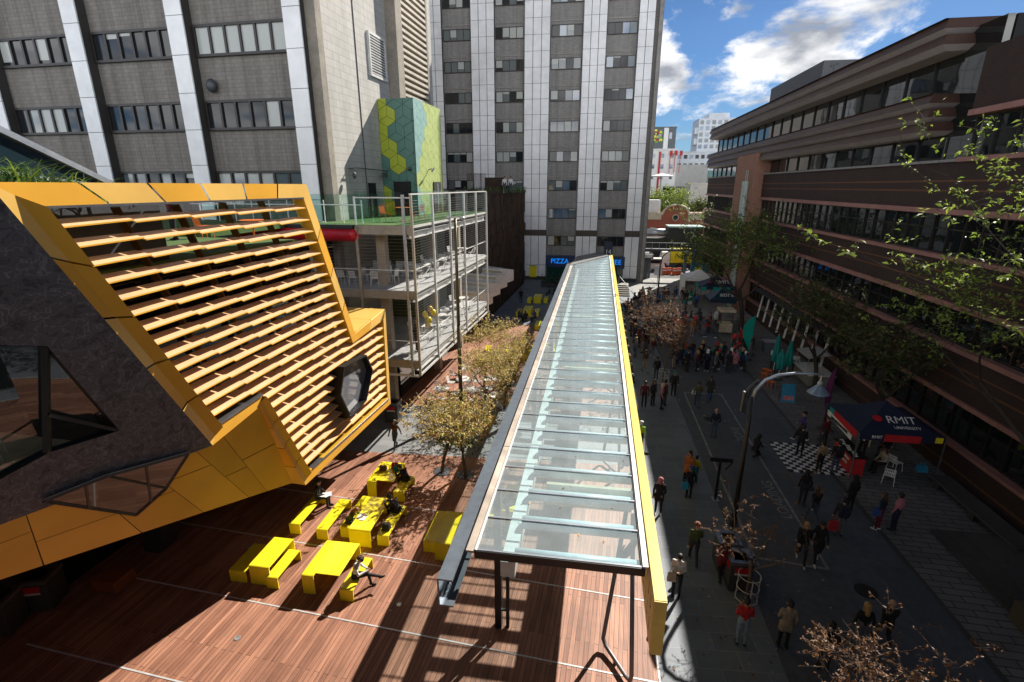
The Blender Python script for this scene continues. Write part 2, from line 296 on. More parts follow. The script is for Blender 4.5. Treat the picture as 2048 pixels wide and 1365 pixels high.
lm=M('road_paint',(.3,.31,.32),.7,var=.3,scale=14,dirt=.45)
b=MB()
for p,q in (((6.62,31.9),(6.5,15.9)),((6.62,31.9),(8.95,31.9)),((8.95,31.9),(8.9,16.1)),((6.35,16.35),(8.9,16.1))): b.beam((p[0],p[1],.006),(q[0],q[1],.006),.1,.008)
struct('lane_marking',b,lm)
o=text('LOADING',.62,(8.55,20.3,.008),(0,1,0),(-1,0,0),lm,'loading_lettering',ext=.003); tag(o,kind='structure')
o=text('ZONE',.62,(8.55,26.3,.008),(0,1,0),(-1,0,0),lm,'zone_lettering',ext=.003); tag(o,kind='structure')

# ================================================================== tower across the end
blockm=MB_brick('grey_block',(.30,.29,.275),(.25,.24,.23),(.17,.165,.16),.4,.2,'xy',ms=.012,dirt=.3,streak=4)
blockl=MB_brick('pale_block',(.47,.455,.43),(.42,.405,.38),(.3,.29,.275),.8,.4,'xy',ms=.014,dirt=.18,streak=2)
blockb=MB_brick('brown_block',(.25,.23,.205),(.21,.193,.172),(.14,.13,.12),.4,.2,'xy',ms=.01,dirt=.4,streak=6)
ppan=M('white_panel',(.86,.87,.88),.4,var=.05,scale=1.5,dirt=.2); pj=M('panel_joint',(.05,.045,.04),.7); wframe=M('window_frame_brown',(.02,.016,.014),.45)
Y=72.
tw=thing('tower_building','tall grey block tower with white panel pilasters closing the end of the laneway','building',(-7.5,Y,0))
b=MB(); b.box(-24,7.35,Y+.45,Y+22,0,48); b.box(7.35,7.75,Y+.3,Y+22,0,48); b.build('wall',blockm,tw)
b=MB(); b.box(7.2,7.62,Y-.25,Y+.3,0,48); b.build('corner_column',concrete,tw)
for i in range(12):
    z=4.94+i*3.75+1.75; b=MB(); b.box(-23.9,7.3,Y+.38,Y+.455,z,z+.12); b.build('concrete_band',concrete,tw)
def panel_pilaster(x0,x1,n,parent,y,zs,name='pilaster',T=None):
    bk=MB(T); bk.box(x0,x1,y+.03,y+.5,0,48,1)
    for k in range(n):
        a=x0+(x1-x0)*k/n+.035; c=x0+(x1-x0)*(k+1)/n-.035
        for z0,z1 in zs: bk.box(a,c,y,y+.05,z0+.02,z1-.02,0)
    return bk.build(name,[ppan,pj],parent)
zs=[(0.5,2.2),(2.2,6.3)]+[(7.1+1.875*i,7.1+1.875*(i+1)) for i in range(21)]
for x0,x1,n in ((-23.4,-20.35,3),(-16.45,-13.35,3),(-9.4,-6.1,3),(-1.95,.95,3),(4.8,6.75,2)): panel_pilaster(x0,x1,n,tw,Y,zs)
bbm=M('brown_band_metal',(.06,.045,.035),.6)
for x0,x1 in ((-23.4,-20.35),(-16.45,-13.35),(-9.4,-6.1),(-1.95,.95),(4.8,6.75)): b=MB(); b.box(x0-.02,x1+.02,Y-.02,Y+.02,6.3,7.1); b.build('brown_band',bbm,tw)
def window(W,Hh,n,parent,at,T=None,opts=None,depth=.12,fw=.07):
    x,y,z=at; f=MB(T); f.box(x,x+W,y,y+depth,z,z+fw); f.box(x,x+W,y,y+depth,z+Hh-fw,z+Hh)
    for k in range(n+1):
        xx=x+(W-fw)*k/n; f.box(xx,xx+fw,y+.01,y+depth-.01,z+fw,z+Hh-fw)
    fo=f.build('window',wframe,parent); g=MB(T)
    for k in range(n):
        a=x+(W-fw)*k/n+fw; c=x+(W-fw)*(k+1)/n; mi=(opts or [0]*n)[k]
        g.box(a,c,y+depth*.5,y+depth*.7,z+fw,z+Hh-fw,mi)
        if mi in (0,2) and random.random()<(.3 if T is None else .1):
            hb=random.choice([.12,.2,.35,.5,.7,.85])*(Hh-2*fw); g.box(a,c,y+depth*.5-.006,y+depth*.5-.002,z+Hh-fw-hb,z+Hh-fw,1)
    g.build('panes',[pane_d,pane_b,pane_m,pane_sky],fo); return fo
for j,(x0,x1) in enumerate(((-20.2,-16.55),(-13.25,-9.55),(-5.95,-2.1),(1.05,4.7))):
    for i in range(10):
        z=4.94+3.75*i
        if j<2 and i<1: continue
        window(x1-x0,1.35,4,tw,(x0,Y+.3,z),opts=[random.choice([0,0,0,2,2,2,1,3 if j>1 else 2]) for _ in range(4)])
blue=M('sign_blue',(.005,.03,.10),.4); lit=M('lit_blue_letters',(.0,.22,.9),.4,emit=.45)
s=MB(); s.box(-6.1,-1.9,Y-.12,Y+.3,1.9,3.55); so_=s.build('shop_sign',blue,tw); text('PIZZA',.95,(-4.1,Y-.15,2.75),(1,0,0),(0,0,1),lit,'sign_letters',so_,ext=.03)
s=MB(); s.box(.9,5.0,Y-.12,Y+.3,1.9,3.55); so_=s.build('shop_sign',blue,tw); text('COFFEE',.95,(2.9,Y-.15,2.75),(1,0,0),(0,0,1),lit,'sign_letters',so_,ext=.03)
s=MB(); s.box(2.1,3.2,Y-.05,Y+.4,3.75,5.6); so_=s.build('number_sign',M('sign_navy',(.012,.02,.05),.5),tw); text('14',.85,(2.65,Y-.08,4.2),(1,0,0),(0,0,1),white,'sign_letters',so_)
sgm=MWin('shop_glass',(.01,.05,.04))
for x0,x1 in ((-6,-2),(1,4.7)): b=MB(); b.box(x0,x1,Y+.2,Y+.44,0,1.9); b.build('shopfront',sgm,tw)

# ================================================================== grey office building (left)
gb=thing('office_building','grey block office building with white pilasters and dark ribbon windows behind the yellow building','building',tuple(L3(-16,26.6,0)))
b=MB(TLM); b.box(-75,-16.2,26.75,43.6,0,46); b.build('wall',blockb,gb)
b=MB(TLM); b.box(-16.2,-15.75,27.1,35.0,0,46); b.box(-16.2,-15.75,35.0,43.6,0,46); b.build('side_wall',blockl,gb)
b=MB(TLM); b.box(-16.3,-15.72,26.55,27.1,0,46); b.box(-15.75,-15.0,35.0,36.0,11,46); b.box(-15.75,-15.0,40.6,40.9,11,46); b.build('corner_column',M('tan_concrete',(.27,.24,.2),.8,dirt=.3),gb)
lv=M('louvre_beige',(.5,.45,.38),.55); b=MB(TLM); b.box(-15.75,-15.55,36.0,40.6,16.5,46,1)
for k in range(74): 
    z=16.6+k*.4; b.hexa([(-15.55,36,z),(-15.02,36,z+.02),(-15.02,40.6,z+.02),(-15.55,40.6,z),(-15.55,36,z+.06),(-15.02,36,z+.2),(-15.02,40.6,z+.2),(-15.55,40.6,z+.06)],0)
b.build('louvre_panel',[lv,black],gb)
b=MB(TLM); b.box(-15.8,-15.66,32.3,34.4,19.7,22.0,1)
for (y0,y1,z0,z1) in ((32.2,34.5,19.6,19.75),(32.2,34.5,21.95,22.1),(32.2,32.33,19.75,21.95),(34.37,34.5,19.75,21.95)): b.box(-15.75,-15.6,y0,y1,z0,z1,0)
for k in range(14): b.box(-15.7,-15.62,32.33,34.37,19.8+k*.155,19.86+k*.155,0)
b.build('vent',[steelw,black],gb)
b=MB(TLM); b.box(-15.76,-15.7,30.6,30.63,11.1,46); b.build('control_joint',pj,gb)
b=MB(TLM); b.box(-15.78,-15.7,41.4,42.9,17.4,19.3,0)
for y in (41.4,42.1,42.85): b.box(-15.72,-15.66,y,y+.07,17.4,19.3,1)
b.build('side_window',[pane_d,wframe],gb)
b=MB(TLM); b.box(-15.8,-15.69,30.8,31.8,11.1,13.2); b.build('side_door',dark,gb)
b=MB(TLM); b.beam((-15.7,28.5,14.0),(-15.3,28.4,14.0),.05,.05); b.beam((-15.35,28.4,14.05),(-15.35,34.6,13.95),.06,.06); b.ball((-15.3,28.35,13.6),(.12,.12,.2))
for y in (32.3,34.3): b.box(-15.45,-15.25,y,y+.35,13.55,13.85)
b.build('conduit',darkgrey,gb)
pil=[(-17.3,-16.3),(-24.25,-23.2),(-31.0,-29.95),(-37.9,-36.8),(-44.8,-43.7)]
for a0,a1 in pil:
    m_=MB(TLM); m_.box(a0,a1,26.2,26.8,0,46,1)
    for k in range(20): 
        z=10.4+1.875*k-(0 if k%2 else .0); m_.box(a0+.01,a1-.01,26.12,26.22,z+.015,z+1.86,0)
    m_.build('pilaster',[ppan,pj],gb)
bays=[(-23.1,-17.4),(-29.85,-24.35),(-36.7,-31.1),(-43.6,-38.0)]
for j,(a0,a1) in enumerate(bays):
    for i in range(5):
        z=12.3+3.72*i
        if j==0 and i==2: op=[1,1,1,1,1,1]
        elif j==2 and i==1: op=[0,2,1,1,0,0]
        elif j==0 and i==0: op=[1,2,1,1,2,2]
        elif j==0 and i==1: op=[0,0,0,0,1,0]
        else: op=[random.choice([0,0,0,0,2]) for _ in range(6)]
        window(a1-a0,1.55,6,gb,(a0,26.55,z),TLM,op,depth=.22,fw=.13)
b=MB(TLM); b.ball((-22.4,26.5,18.3),(.3,.22,.36)); b.build('bulkhead_lamp',darkgrey,gb,smooth=True)

vb=thing('sky_blocking_building','unseen grey building added behind the viewpoint to shade the near deck and street','building',(-12,-8,0))  # out-of-view mass added to block sky light and darken the near ground
b=MB(); b.box(-45,13,-16,-2.6,0,16); b.build('wall',M('sky_blocking_wall',(.09,.09,.09),.8),vb)
for k in range(14):
    for j in range(4): b=MB(); b.box(-43+k*4,-40.4+k*4,-2.64,-2.5,1.2+j*4.6,3.6+j*4.6); b.build('window',pane_d,vb)
# ================================================================== green stair tower with cube pattern
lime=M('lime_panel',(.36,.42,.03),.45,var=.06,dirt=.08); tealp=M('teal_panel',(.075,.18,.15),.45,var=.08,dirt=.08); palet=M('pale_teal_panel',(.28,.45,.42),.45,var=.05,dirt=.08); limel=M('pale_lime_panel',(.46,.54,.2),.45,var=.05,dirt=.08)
stt=thing('stair_tower','green stair tower clad in a tumbling cube pattern rising from the roof terrace','tower',tuple(L3(-14.5,35,0)))
b=MB(TLM); b.box(-15.72,-13.32,33.02,38.2,0,18.4); b.build('wall',M('tower_backing',(.03,.05,.045),.6),stt)
def cubes(u0,u1,z0,z1,s,put,pick,seed):
    rr=random.Random(seed); mb=MB(TLM); hgt=1.5*s; wd=math.sqrt(3)*s; g=.018
    row=0; z=z0-s
    while z<z1+s:
        u=u0-wd+(wd/2 if row%2 else 0)
        while u<u1+wd:
            V=[(u+s*math.cos(R(90+60*k)),z+s*math.sin(R(90+60*k))) for k in range(6)]
            mi=pick(u,z,rr)
            for k in (0,2,4):
                q=[(u,z),V[k],V[(k+1)%6],V[(k+2)%6]]; cx=sum(p[0] for p in q)/4; cz=sum(p[1] for p in q)/4
                q=[(cx+(p[0]-cx)*.955,cz+(p[1]-cz)*.955) for p in q]; q=clip(q,u0,u1,z0,z1)
                if q: 
                    P,off=put(q); mb.slab(P,off,mi)
            u+=wd
        z+=hgt; row+=1
    return mb
def pl(u,z,r): return 0 if (u<-14.85+.35*math.sin(z*1.9) and math.sin(z*1.05+u)>-.55) else 1
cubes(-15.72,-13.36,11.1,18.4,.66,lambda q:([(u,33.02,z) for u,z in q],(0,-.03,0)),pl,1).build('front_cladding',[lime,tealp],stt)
def pr(y,z,r): return 2 if y<34.0+.8*math.sin(z*.75+.7) else 3
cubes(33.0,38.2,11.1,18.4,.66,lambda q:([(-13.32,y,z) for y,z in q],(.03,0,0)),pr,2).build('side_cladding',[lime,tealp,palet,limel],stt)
b=MB(TLM); b.box(-14.95,-13.75,32.9,33.0,11.1,13.3); b.box(-13.3,-13.22,36.0,37.5,11.1,13.3); b.build('door',dark,stt)
b=MB(TLM); b.box(-13.22,-13.19,36.7,36.76,11.2,13.2); b.build('door_handle',steelw,stt)
b=MB(TLM); b.beam((-13.3,35.2,14.1),(-12.8,35.0,14.2),.05,.05); b.beam((-12.8,35.0,14.2),(-12.75,34.4,14.0),.06,.12); b.ball((-13.7,32.8,14.1),.12); b.build('security_camera',darkgrey,stt)

# ================================================================== balcony building
bb=thing('balcony_building','three level white steel balcony building behind the yellow building, open decks with mesh sides','building',tuple(L3(-14,31,0)))
a0,a1,b0,b1=-24.,-10.2,24.2,39.2
lv_=[(3.55,3.9),(7.4,7.75),(10.75,11.1)]
deckc=M('deck_concrete',(.42,.43,.44),.7,var=.1,dirt=.2); soff=M('beige_concrete',(.36,.31,.24),.75,var=.12,dirt=.25)
for k,(z0,z1) in enumerate(lv_):
    b=MB(TLM); b.box(a0,a1,b0,b1,z1-.12,z1); b.build('floor_slab',deckc if k<2 else turf_m,bb)
    b=MB(TLM); b.box(a0+.05,a1-.5,b0+.12,b1-.1,z0-.02,z1-.12); b.box(a0,a1-.02,b0-.03,b0+.12,z0-.12,z1-.02); b.build('edge_beam',soff,bb)
    b=MB(TLM); 
    b.box(a1-.12,a1+.03,b0,b1,z1-.14,z1-.01); b.box(a1-.42,a1-.06,b0+.2,b1,z0-.32,z0-.28); b.box(a1-.25,a1-.21,b0+.2,b1,z0-.28,z0); b.box(a1-.42,a1-.06,b0+.2,b1,z0,z0+.04)
    b.build('fascia_beam',steelw,bb)
b=MB(TLM); b.beam((a1+.03,b0,3.05),(a1+.03,b1,3.05),.07,.12); b.beam((a0+8,b0-.03,3.0),(a1,b0-.03,3.0),.07,.12); b.build('lower_rail',steelw,bb)
for k in range(6):
    y=b0+.03+k*2.98; b=MB(TLM); b.box(a1-.02,a1+.1,y-.05,y+.05,3.0,12.6); b.build('post',steelw if k else soff,bb)
for a in (-10.55,-13.2): 
    b=MB(TLM); b.box(a-.07,a+.07,b0-.12,b0-.02,3.0,12.6 if a>-11 else 11); b.build('post',steel if a>-11 else soff,bb)
for y in (25.5,33.2,38.6):
    b=MB(TLM); b.box(-12.75,-12.25,y-.2,y+.25,0,10.75); b.build('column',soff,bb)
b=MB(TLM)
for z0 in (3.9,7.75):
    b.tube([(a1-.08,b0,z0+1.05),(a1-.08,b1,z0+1.05)],.028,6); b.tube([(a0+5,b0+.05,z0+1.05),(a1,b0+.05,z0+1.05)],.028,6)
    for k in range(4): b.beam((a1-.1,b0+.3+k*2.98,z0+.02),(a1-.1,b0+2.9+k*2.98,z0+1.0),.03,.03)
b.build('handrail',steelw,bb)
b=MB(TLM)
for k in range(66):
    z=3.2+k*.14; b.box(a1+.02,a1+.028,b0,b1,z,z+.009)
for k in range(40): 
    z=3.95+k*.17; b.box(-20,a1,b0-.02,b0-.012,z,z+.007)
b.build('wire_mesh',steel,bb)
b=MB(TLM); b.box(a0,-16.1,b0+1.5,b1,3.9,7.4); b.box(a0,-16.1,b0+1.5,b1,7.75,10.7); b.box(a0,-13.0,b0+3.5,b1,0,3.4); b.build('inner_glazing',MWin('inner_glass',(.012,.014,.014)),bb)
b=MB(TLM)
for z0 in (3.9,7.75):
    for k in range(7): b.box(-16.1,-16.0,b0+1.5+k*2.1,b0+1.6+k*2.1,z0,z0+3.4)
    b.box(-16.1,-16.02,b0+1.5,b1,z0+1.9,z0+1.98)
b.build('glazing_bars',steelw,bb)
b=MB(TLM); b.box(-16.0,-13.3,33.0,33.1,3.9,10.7); b.build('olive_screen',M('olive_panel',(.09,.10,.02),.6),bb)
b=MB(TLM)
for k in range(9): b.box(a1-.02,a1,b0+.1+k*1.65,b0+1.68+k*1.65,11.2,12.75)
b.build('glass_balustrade',rail_glass,bb); b=MB(TLM)
for k in range(3): b.box(-13.2+k*1.0,-12.25+k*1.0,b0-.02,b0,11.2,12.75)
b.build('glass_balustrade',rail_glass,bb); b=MB(TLM)
for k in range(10): b.box(-13.4-k*1.1,-12.35-k*1.1,25.2,25.22,11.2,12.6)
b.build('glass_balustrade',rail_glass,bb)
b=MB(TLM); b.beam((a1,b0,12.62),(a1,b1,12.62),.07,.07); b.beam((-13.2,b0,12.45),(a1,b0,12.45),.06,.06); b.tube([(-24,25.2,12.05),(-13.3,25.2,12.05)],.03,6)
for k in range(10): b.box(-13.38-k*1.1,-13.34-k*1.1,25.18,25.24,11.1,12.3)
for y in (b0,): b.box(-13.25,-13.17,b0-.04,b0+.04,11.1,12.5)
b.build('balustrade_rail',steelw,bb)
b=MB(TLM); P=[]
for k in range(13):
    t=k/12*PI*2; P.append((24.3+.42*math.cos(t)*1.2,10.6+.38*math.sin(t)))
b.slab([(-20,p[0],p[1]) for p in P],(6.6,0,0)); b.ball((-13.4,24.3,10.6),(.3,.5,.38)); b.build('red_bulkhead',redp,bb,smooth=True)
b=MB(TLM); b.box(-20,-13.3,23.95,24.18,10.9,11.1); b.build('bulkhead_hood',black,bb)
# ================================================================== rust clad building and its faceted balcony
rb=thing('rust_building','dark rust brown screened building with roof planting between the balconies and the tower','building',tuple(L3(-14,56,0)))
rust=M('rust_steel',(.075,.038,.018),.75,.1,var=.35,scale=3,dirt=.4); rust2=M('rust_steel_dark',(.04,.022,.013),.8,var=.3,scale=3)
b=MB(TLM); b.box(-26,-12.4,44.5,68,0,12.2); b.build('wall',rust2,rb)
b=MB(TLM)
for k in range(36):
    y=44.6+k*.65
    for j in range(9):
        z=.6+j*1.3; d=random.choice([.03,.1,.2]); b.box(-12.4,-12.4+d,y+.02,y+.62,z,z+1.26,random.choice([0,0,1]))
b.build('screen_panels',[rust,rust2],rb)
b=MB(TLM); b.box(-26,-12.3,44.4,44.6,12.2,12.75); b.box(-12.6,-12.2,44.4,68,12.2,12.55); b.build('parapet',rust2,rb)
b=MB(TLM)
for k in range(16): b.box(-14.6+k*.12,-14.56+k*.12,49,49.04,12.3,14.2)
b.build('roof_screen',rust2,rb); b=MB(TLM); b.box(-14.4,-12.6,55,57,12.3,13.9); b.build('roof_enclosure',rust2,rb)
fw=MB(TLM)
for i,(y,x1,z0) in enumerate(((42.0,-10.7,2.6),(43.3,-10.3,3.2),(44.5,-9.9,3.7),(45.6,-9.5,4.1))):
    fw.add([(-14,y,z0+.2),(x1-.9,y-.1,z0),(x1,y+1.1,z0+.25),(-14,y+1.8,z0+.1),(-14,y,z0+1.6),(x1-.8,y-.1,z0+1.5),(x1,y+1.0,z0+1.3),(-14,y+1.6,z0+1.7)],[(0,3,2,1),(4,5,6,7),(0,1,5,4),(1,2,6,5),(2,3,7,6)],0)
    for j in range(3): fw.beam((-14,y-.02,z0+.45+j*.45),(x1-.85,y-.12,z0+.35+j*.42),.05,.16,1)
fw.build('faceted_balcony',[white,M('pale_timber',(.6,.5,.3),.6)],rb)
# ================================================================== brick building (right)
brk=MB_brick('dark_brick',(.052,.023,.018),(.036,.018,.015),(.028,.022,.02),.24,.085,'x',ms=.012,dirt=.3,bias=-.1,bump=.4)
brko=MB_brick('orange_brick',(.42,.2,.135),(.34,.16,.11),(.25,.18,.14),.24,.085,'xy',ms=.01,dirt=.2)
pink=M('pink_stone',(.34,.165,.14),.55,var=.1,dirt=.2); ochre=M('ochre_course',(.13,.055,.022),.7)
X=17.1
br=thing('brick_building','long dark brick building with pink sills and stepped brown cornices along the right side','building',(X,40,0))
bz=[(0,1.45),(3.65,5.65),(7.75,9.6),(11.95,14.12)]
b=MB()
for z0,z1 in bz: b.box(X,X+14,-12,82,z0,z1)
b.box(X,X+14,-12,28,16.35,18.9); b.build('wall',brk,br)
b=MB(); b.box(X+.5,X+14,-12,82,0,14.1); b.box(X+.6,X+14,-12,28,14.1,18.8); b.box(X+.9,X+14,28,81,14.1,20.2); b.build('core',dark,br)
for z0,z1 in ((1.45,1.6),(3.45,3.65),(5.65,5.87),(7.5,7.75),(9.6,9.8),(11.7,11.95)):
    m_=MB(); m_.box(X-.14,X+.4,-12,56,z0,z1); m_.box(X-.1,X+.4,64,82.2,z0,z1); m_.build('sill_course',pink,br)
m_=MB(); m_.box(X-.14,X+.4,-12,28,14.1,14.3); m_.build('sill_course',pink,br)
m_=MB(); m_.box(X-.14,X+.4,-12,28,16.1,16.35); m_.build('sill_course',pink,br)
m_=MB(); m_.box(X-.12,X+.4,28,82,14.12,14.24); m_.build('coping',M('grey_coping',(.25,.24,.24),.6),br)
m_=MB()
for z in (4.45,4.95,8.45,8.98,12.75,13.2,.5): m_.box(X-.012,X+.1,-12,82,z,z+.085)
m_.build('brick_stripe',ochre,br)
rw=MWin('ribbon_glass',(.008,.011,.011),ripple=.3,rough=.03,ior=1.75,scale=.35)
def ribbon(z0,z1,y0,y1,step,off,tr=True,name='ribbon_window',mat=None):
    g=MB(); n=max(1,round((y1-y0)/step)); st=(y1-y0)/n
    for k in range(n):
        j=random.uniform(-.012,.012); g.poly([(X+off+j,y0+k*st,z0),(X+off-j,y0+(k+1)*st,z0),(X+off-j*.5,y0+(k+1)*st,z1),(X+off+j*.7,y0+k*st,z1)])
    go=g.build(name,mat or rw,br); m_=MB()
    for k in range(n+1):
        y=y0+k*st; m_.box(X+off-.1,X+off+.05,y-.03,y+.03,z0,z1)
    if tr: m_.box(X+off-.06,X+off+.05,y0,y1,z1-.75,z1-.69)
    m_.box(X+off-.08,X+off+.05,y0,y1,z1-.08,z1); m_.box(X+off-.08,X+off+.05,y0,y1,z0,z0+.07)
    m_.build('mullions',wframe,go)
for z0,z1 in ((1.6,3.45),(5.87,7.5),(9.8,11.7)):
    ribbon(z0,z1,-12,56.5,1.14,.32); ribbon(z0,z1,63.5,82,.9,.32,False)
ribbon(14.3,16.1,-12,28,1.3,.4)
ribbon(14.24,15.5,30,64,2.4,.55,False); ribbon(14.24,15.5,64,81.5,2.4,.55,False); ribbon(17.35,19.3,30.2,81,2.6,.75,False)
b=MB(); b.box(X+.5,X+.8,28,30.2,14.2,20.2); b.build('recess_glazing',rw,br)
bm=M('cornice_brown',(.062,.031,.021),.5,.1,var=.1); gm_=M('cornice_soffit',(.5,.47,.5),.5,.0,var=.08)
def cornice(z0,ribs,y0,y1,o0,top):
    c=MB(); g=MB(); rh=(top-z0)/ribs; z=z0
    for k in range(ribs):
        s=.3*rh; fo=o0+.06*k
        prof=[(X+.6,z),(X-fo+.45,z),(X-fo,z+s),(X-fo+.22,z+rh),(X+.6,z+rh)]
        for (A,B,mb) in ((prof[1],prof[2],g),(prof[2],prof[3],c)):
            mb.add([(A[0],y0+ (.45 if A is prof[1] else 0),A[1]),(A[0],y1,A[1]),(B[0],y1,B[1]),(B[0],y0+(.22 if B is prof[3] else 0),B[1])],[(0,1,2,3)])
            mb.add([(A[0],y0+(.45 if A is prof[1] else 0),A[1]),(B[0],y0+(.22 if B is prof[3] else 0),B[1]),(X+2.5,y0+(.22 if B is prof[3] else 0),B[1]),(X+2.5,y0+(.45 if A is prof[1] else 0),A[1])],[(0,1,2,3)])
            mb.add([(A[0],y1,A[1]),(B[0],y1,B[1]),(X+2.5,y1,B[1]),(X+2.5,y1,A[1])],[(3,2,1,0)])
        g.add([(X-fo+.45,y0+.45,z+.001),(X+2.5,y0+.45,z+.001),(X+2.5,y1,z+.001),(X-fo+.45,y1,z+.001)],[(3,2,1,0)])
        z+=rh
    c.add([(X-o0,y0+.2,top),(X+9,y0+.2,top),(X+9,y1,top),(X-o0,y1,top)],[(0,1,2,3)])
    co_=c.build('cornice',bm,br); g.build('cornice_soffit',gm_,co_)
cornice(15.45,3,29.8,80.5,.75,17.35); cornice(19.25,2,29.7,80,.9,20.6)
b=MB(); b.box(X-.9,X+1,56.5,63.5,0,16.2); b.build('brick_pier',brko,br)
b=MB(); 
for y in (58.0,58.9): b.tube([(X-1.1,y,0),(X-1.1,y,13.5)],.22,10)
for y in (58.2,58.8): b.tube([(X-1.05,y,13.5),(X-1.05,y,14.6)],.04,6)
b.build('downpipe',M('pale_pipe',(.42,.5,.47),.5),br)
b=MB(); b.box(X+1.5,X+8,50,63,20.6,23.0); b.build('plant_room',M('plant_room_grey',(.06,.065,.075),.5),br)
b=MB(); b.beam((X,44,20.6),(X,44,21.4),.06,.06); b.beam((X-.2,44,21.4),(X+.3,44,21.55),.14,.14); b.build('roof_camera',black,br)
for k in range(9):
    m_=MB(); y=35.5+k*1.75; m_.beam((X-.9,y,1.0),(X-.55,y+.15,3.5),.12,.12); m_.build('canopy_post',white,br)
b=MB(); b.box(X-1.15,X-.5,34,51,3.45,3.55); b.build('side_canopy',darkgrey,br)
# built in dark bench and steps at the foot of the wall
bn=thing('wall_bench','long dark stone bench built against the brick wall at right','bench',(16.2,21,0))
b=MB(); b.box(15.75,16.6,17.6,22.6,.36,.48); b.build('seat',darkconc,bn,bevel=.02)
for y in (17.8,20,22.2): 
    b=MB(); b.box(15.85,16.5,y-.15,y+.15,0,.36); b.build('leg',darkconc,bn)
st=thing('entrance_steps','dark stone steps and ramp beside the footpath at the lower right','steps',(15.5,16,0))
for k,(x,h) in enumerate(((13.75,.14),(14.15,.28),(14.55,.42))):
    b=MB(); b.box(x,17.1,14.9-k*.1,18.9-k*.25,h-.14+(.0 if k==0 else .002),h); b.build('step',darkconc,st)
b=MB(); b.box(13.55,13.85,8,14.7,0,.7); b.box(13.85,17,14.5,14.75,0,.7); b.build('kerb_wall',M('step_wall',(.1,.085,.06),.8),st)
pb=thing('planting_bed','low brown planting bed with a stone edge at the bottom right corner','planter',(15.4,11,0))
b=MB(); b.box(13.86,17.05,8,14.48,0,.55); b.build('soil',M('soil',(.05,.03,.015),.95,var=.4,scale=10),pb)
b=MB(); b.box(13.5,13.85,4,7.98,0,.6); b.build('edging',darkconc,pb)
bp=thing('brick_doorway','orange brick blade wall with a pale doormat edge at the far right','wall',(16.8,17.5,0))
b=MB(); b.box(16.55,17.05,16.0,17.1,.42,3.4); b.build('blade',brko,bp)
b=MB(); b.box(16.5,17.08,15.9,17.15,3.4,3.5); b.build('coping',pink,bp)
# ================================================================== yellow louvred building (front left)
yb=thing('louvre_building','angular yellow building with rows of horizontal louvre blades in a tilted frame','building',tuple(L3(-13,14,0)))
F=-10.57
def V(b,z,a=F): return (a,b,z)
out=[(6.93,13.07),(16.2,13.07),(18.45,7.05),(21.4,7.45),(21.2,2.65),(14.0,2.6),(12.38,6.45),(10.38,6.18)]
inn=[(7.66,12.63),(15.94,12.62),(18.22,6.72),(21.13,6.98),(20.95,3.1),(14.22,3.0),(12.54,6.74),(10.66,6.62)]
fr=MB(TLM); n=len(out); segs={0:6,1:4,7:5,6:1,5:4,4:1,3:1,2:2}
for i in range(n):
    A,B=out[i],out[(i+1)%n]; C,D=inn[i],inn[(i+1)%n]; ns=segs.get(i,1)
    for k in range(ns):
        t0=k/ns+(.0035 if k else 0); t1=(k+1)/ns-(.0035 if k<ns-1 else 0)
        lp=lambda P,Q,t:(P[0]+(Q[0]-P[0])*t,P[1]+(Q[1]-P[1])*t)
        a,b_,c,d=lp(A,B,t0),lp(A,B,t1),lp(C,D,t0),lp(C,D,t1); mi=(k+i)%2
        if i in (5,7):
            ma,mb_=lp(a,c,.5),lp(b_,d,.5); pr=F+(.18 if i==7 else .15)
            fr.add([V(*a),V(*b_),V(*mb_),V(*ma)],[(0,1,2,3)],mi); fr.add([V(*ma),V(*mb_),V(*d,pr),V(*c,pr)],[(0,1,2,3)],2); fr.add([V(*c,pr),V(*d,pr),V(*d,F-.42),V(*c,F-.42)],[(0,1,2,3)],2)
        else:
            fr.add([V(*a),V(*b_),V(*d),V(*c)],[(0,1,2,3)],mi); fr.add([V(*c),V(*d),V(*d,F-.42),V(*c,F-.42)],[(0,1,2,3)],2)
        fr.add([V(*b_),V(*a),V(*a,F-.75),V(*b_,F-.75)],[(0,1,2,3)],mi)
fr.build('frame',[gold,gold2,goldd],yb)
b=MB(TLM); b.beam(V(7.7,12.62,F+.02),V(15.92,12.615,F+.02),.03,.05); b.build('sill_flashing',alu,yb); b=MB(TLM); b.beam(V(10.75,6.68,F-.1),V(12.52,6.8,F-.1),.3,.06); b.build('sill_flashing',alu,yb); b=MB(TLM); b.beam(V(14.5,2.99,F-.12),V(21.0,2.99,F-.12),.32,.05); b.build('sill_flashing',alu,yb)
hx=[(16.9,6.15),(18.75,6.05),(19.2,5.2),(18.4,4.05),(17.0,3.85),(16.4,5.15)]
def spans(z):
    xs=[]
    for i in range(n):
        (b1_,z1_),(b2_,z2_)=inn[i],inn[(i+1)%n]
        if (z1_-z)*(z2_-z)<0: xs.append(b1_+(b2_-b1_)*(z-z1_)/(z2_-z1_))
    xs.sort(); o=list(zip(xs[::2],xs[1::2])); hs=[]
    for i in range(6):
        (b1_,z1_),(b2_,z2_)=hx[i],hx[(i+1)%6]
        if (z1_-z)*(z2_-z)<0: hs.append(b1_+(b2_-b1_)*(z-z1_)/(z2_-z1_))
    if len(hs)==2:
        h0,h1=sorted(hs); r_=[]
        for u,v in o:
            if u<h0<v: r_.append((u,h0+.08)); 
            if u<h1<v: r_.append((h1-.08,v))
            if not (u<h0<v or u<h1<v): r_.append((u,v))
        o=r_
    return o
z=12.28; k=0
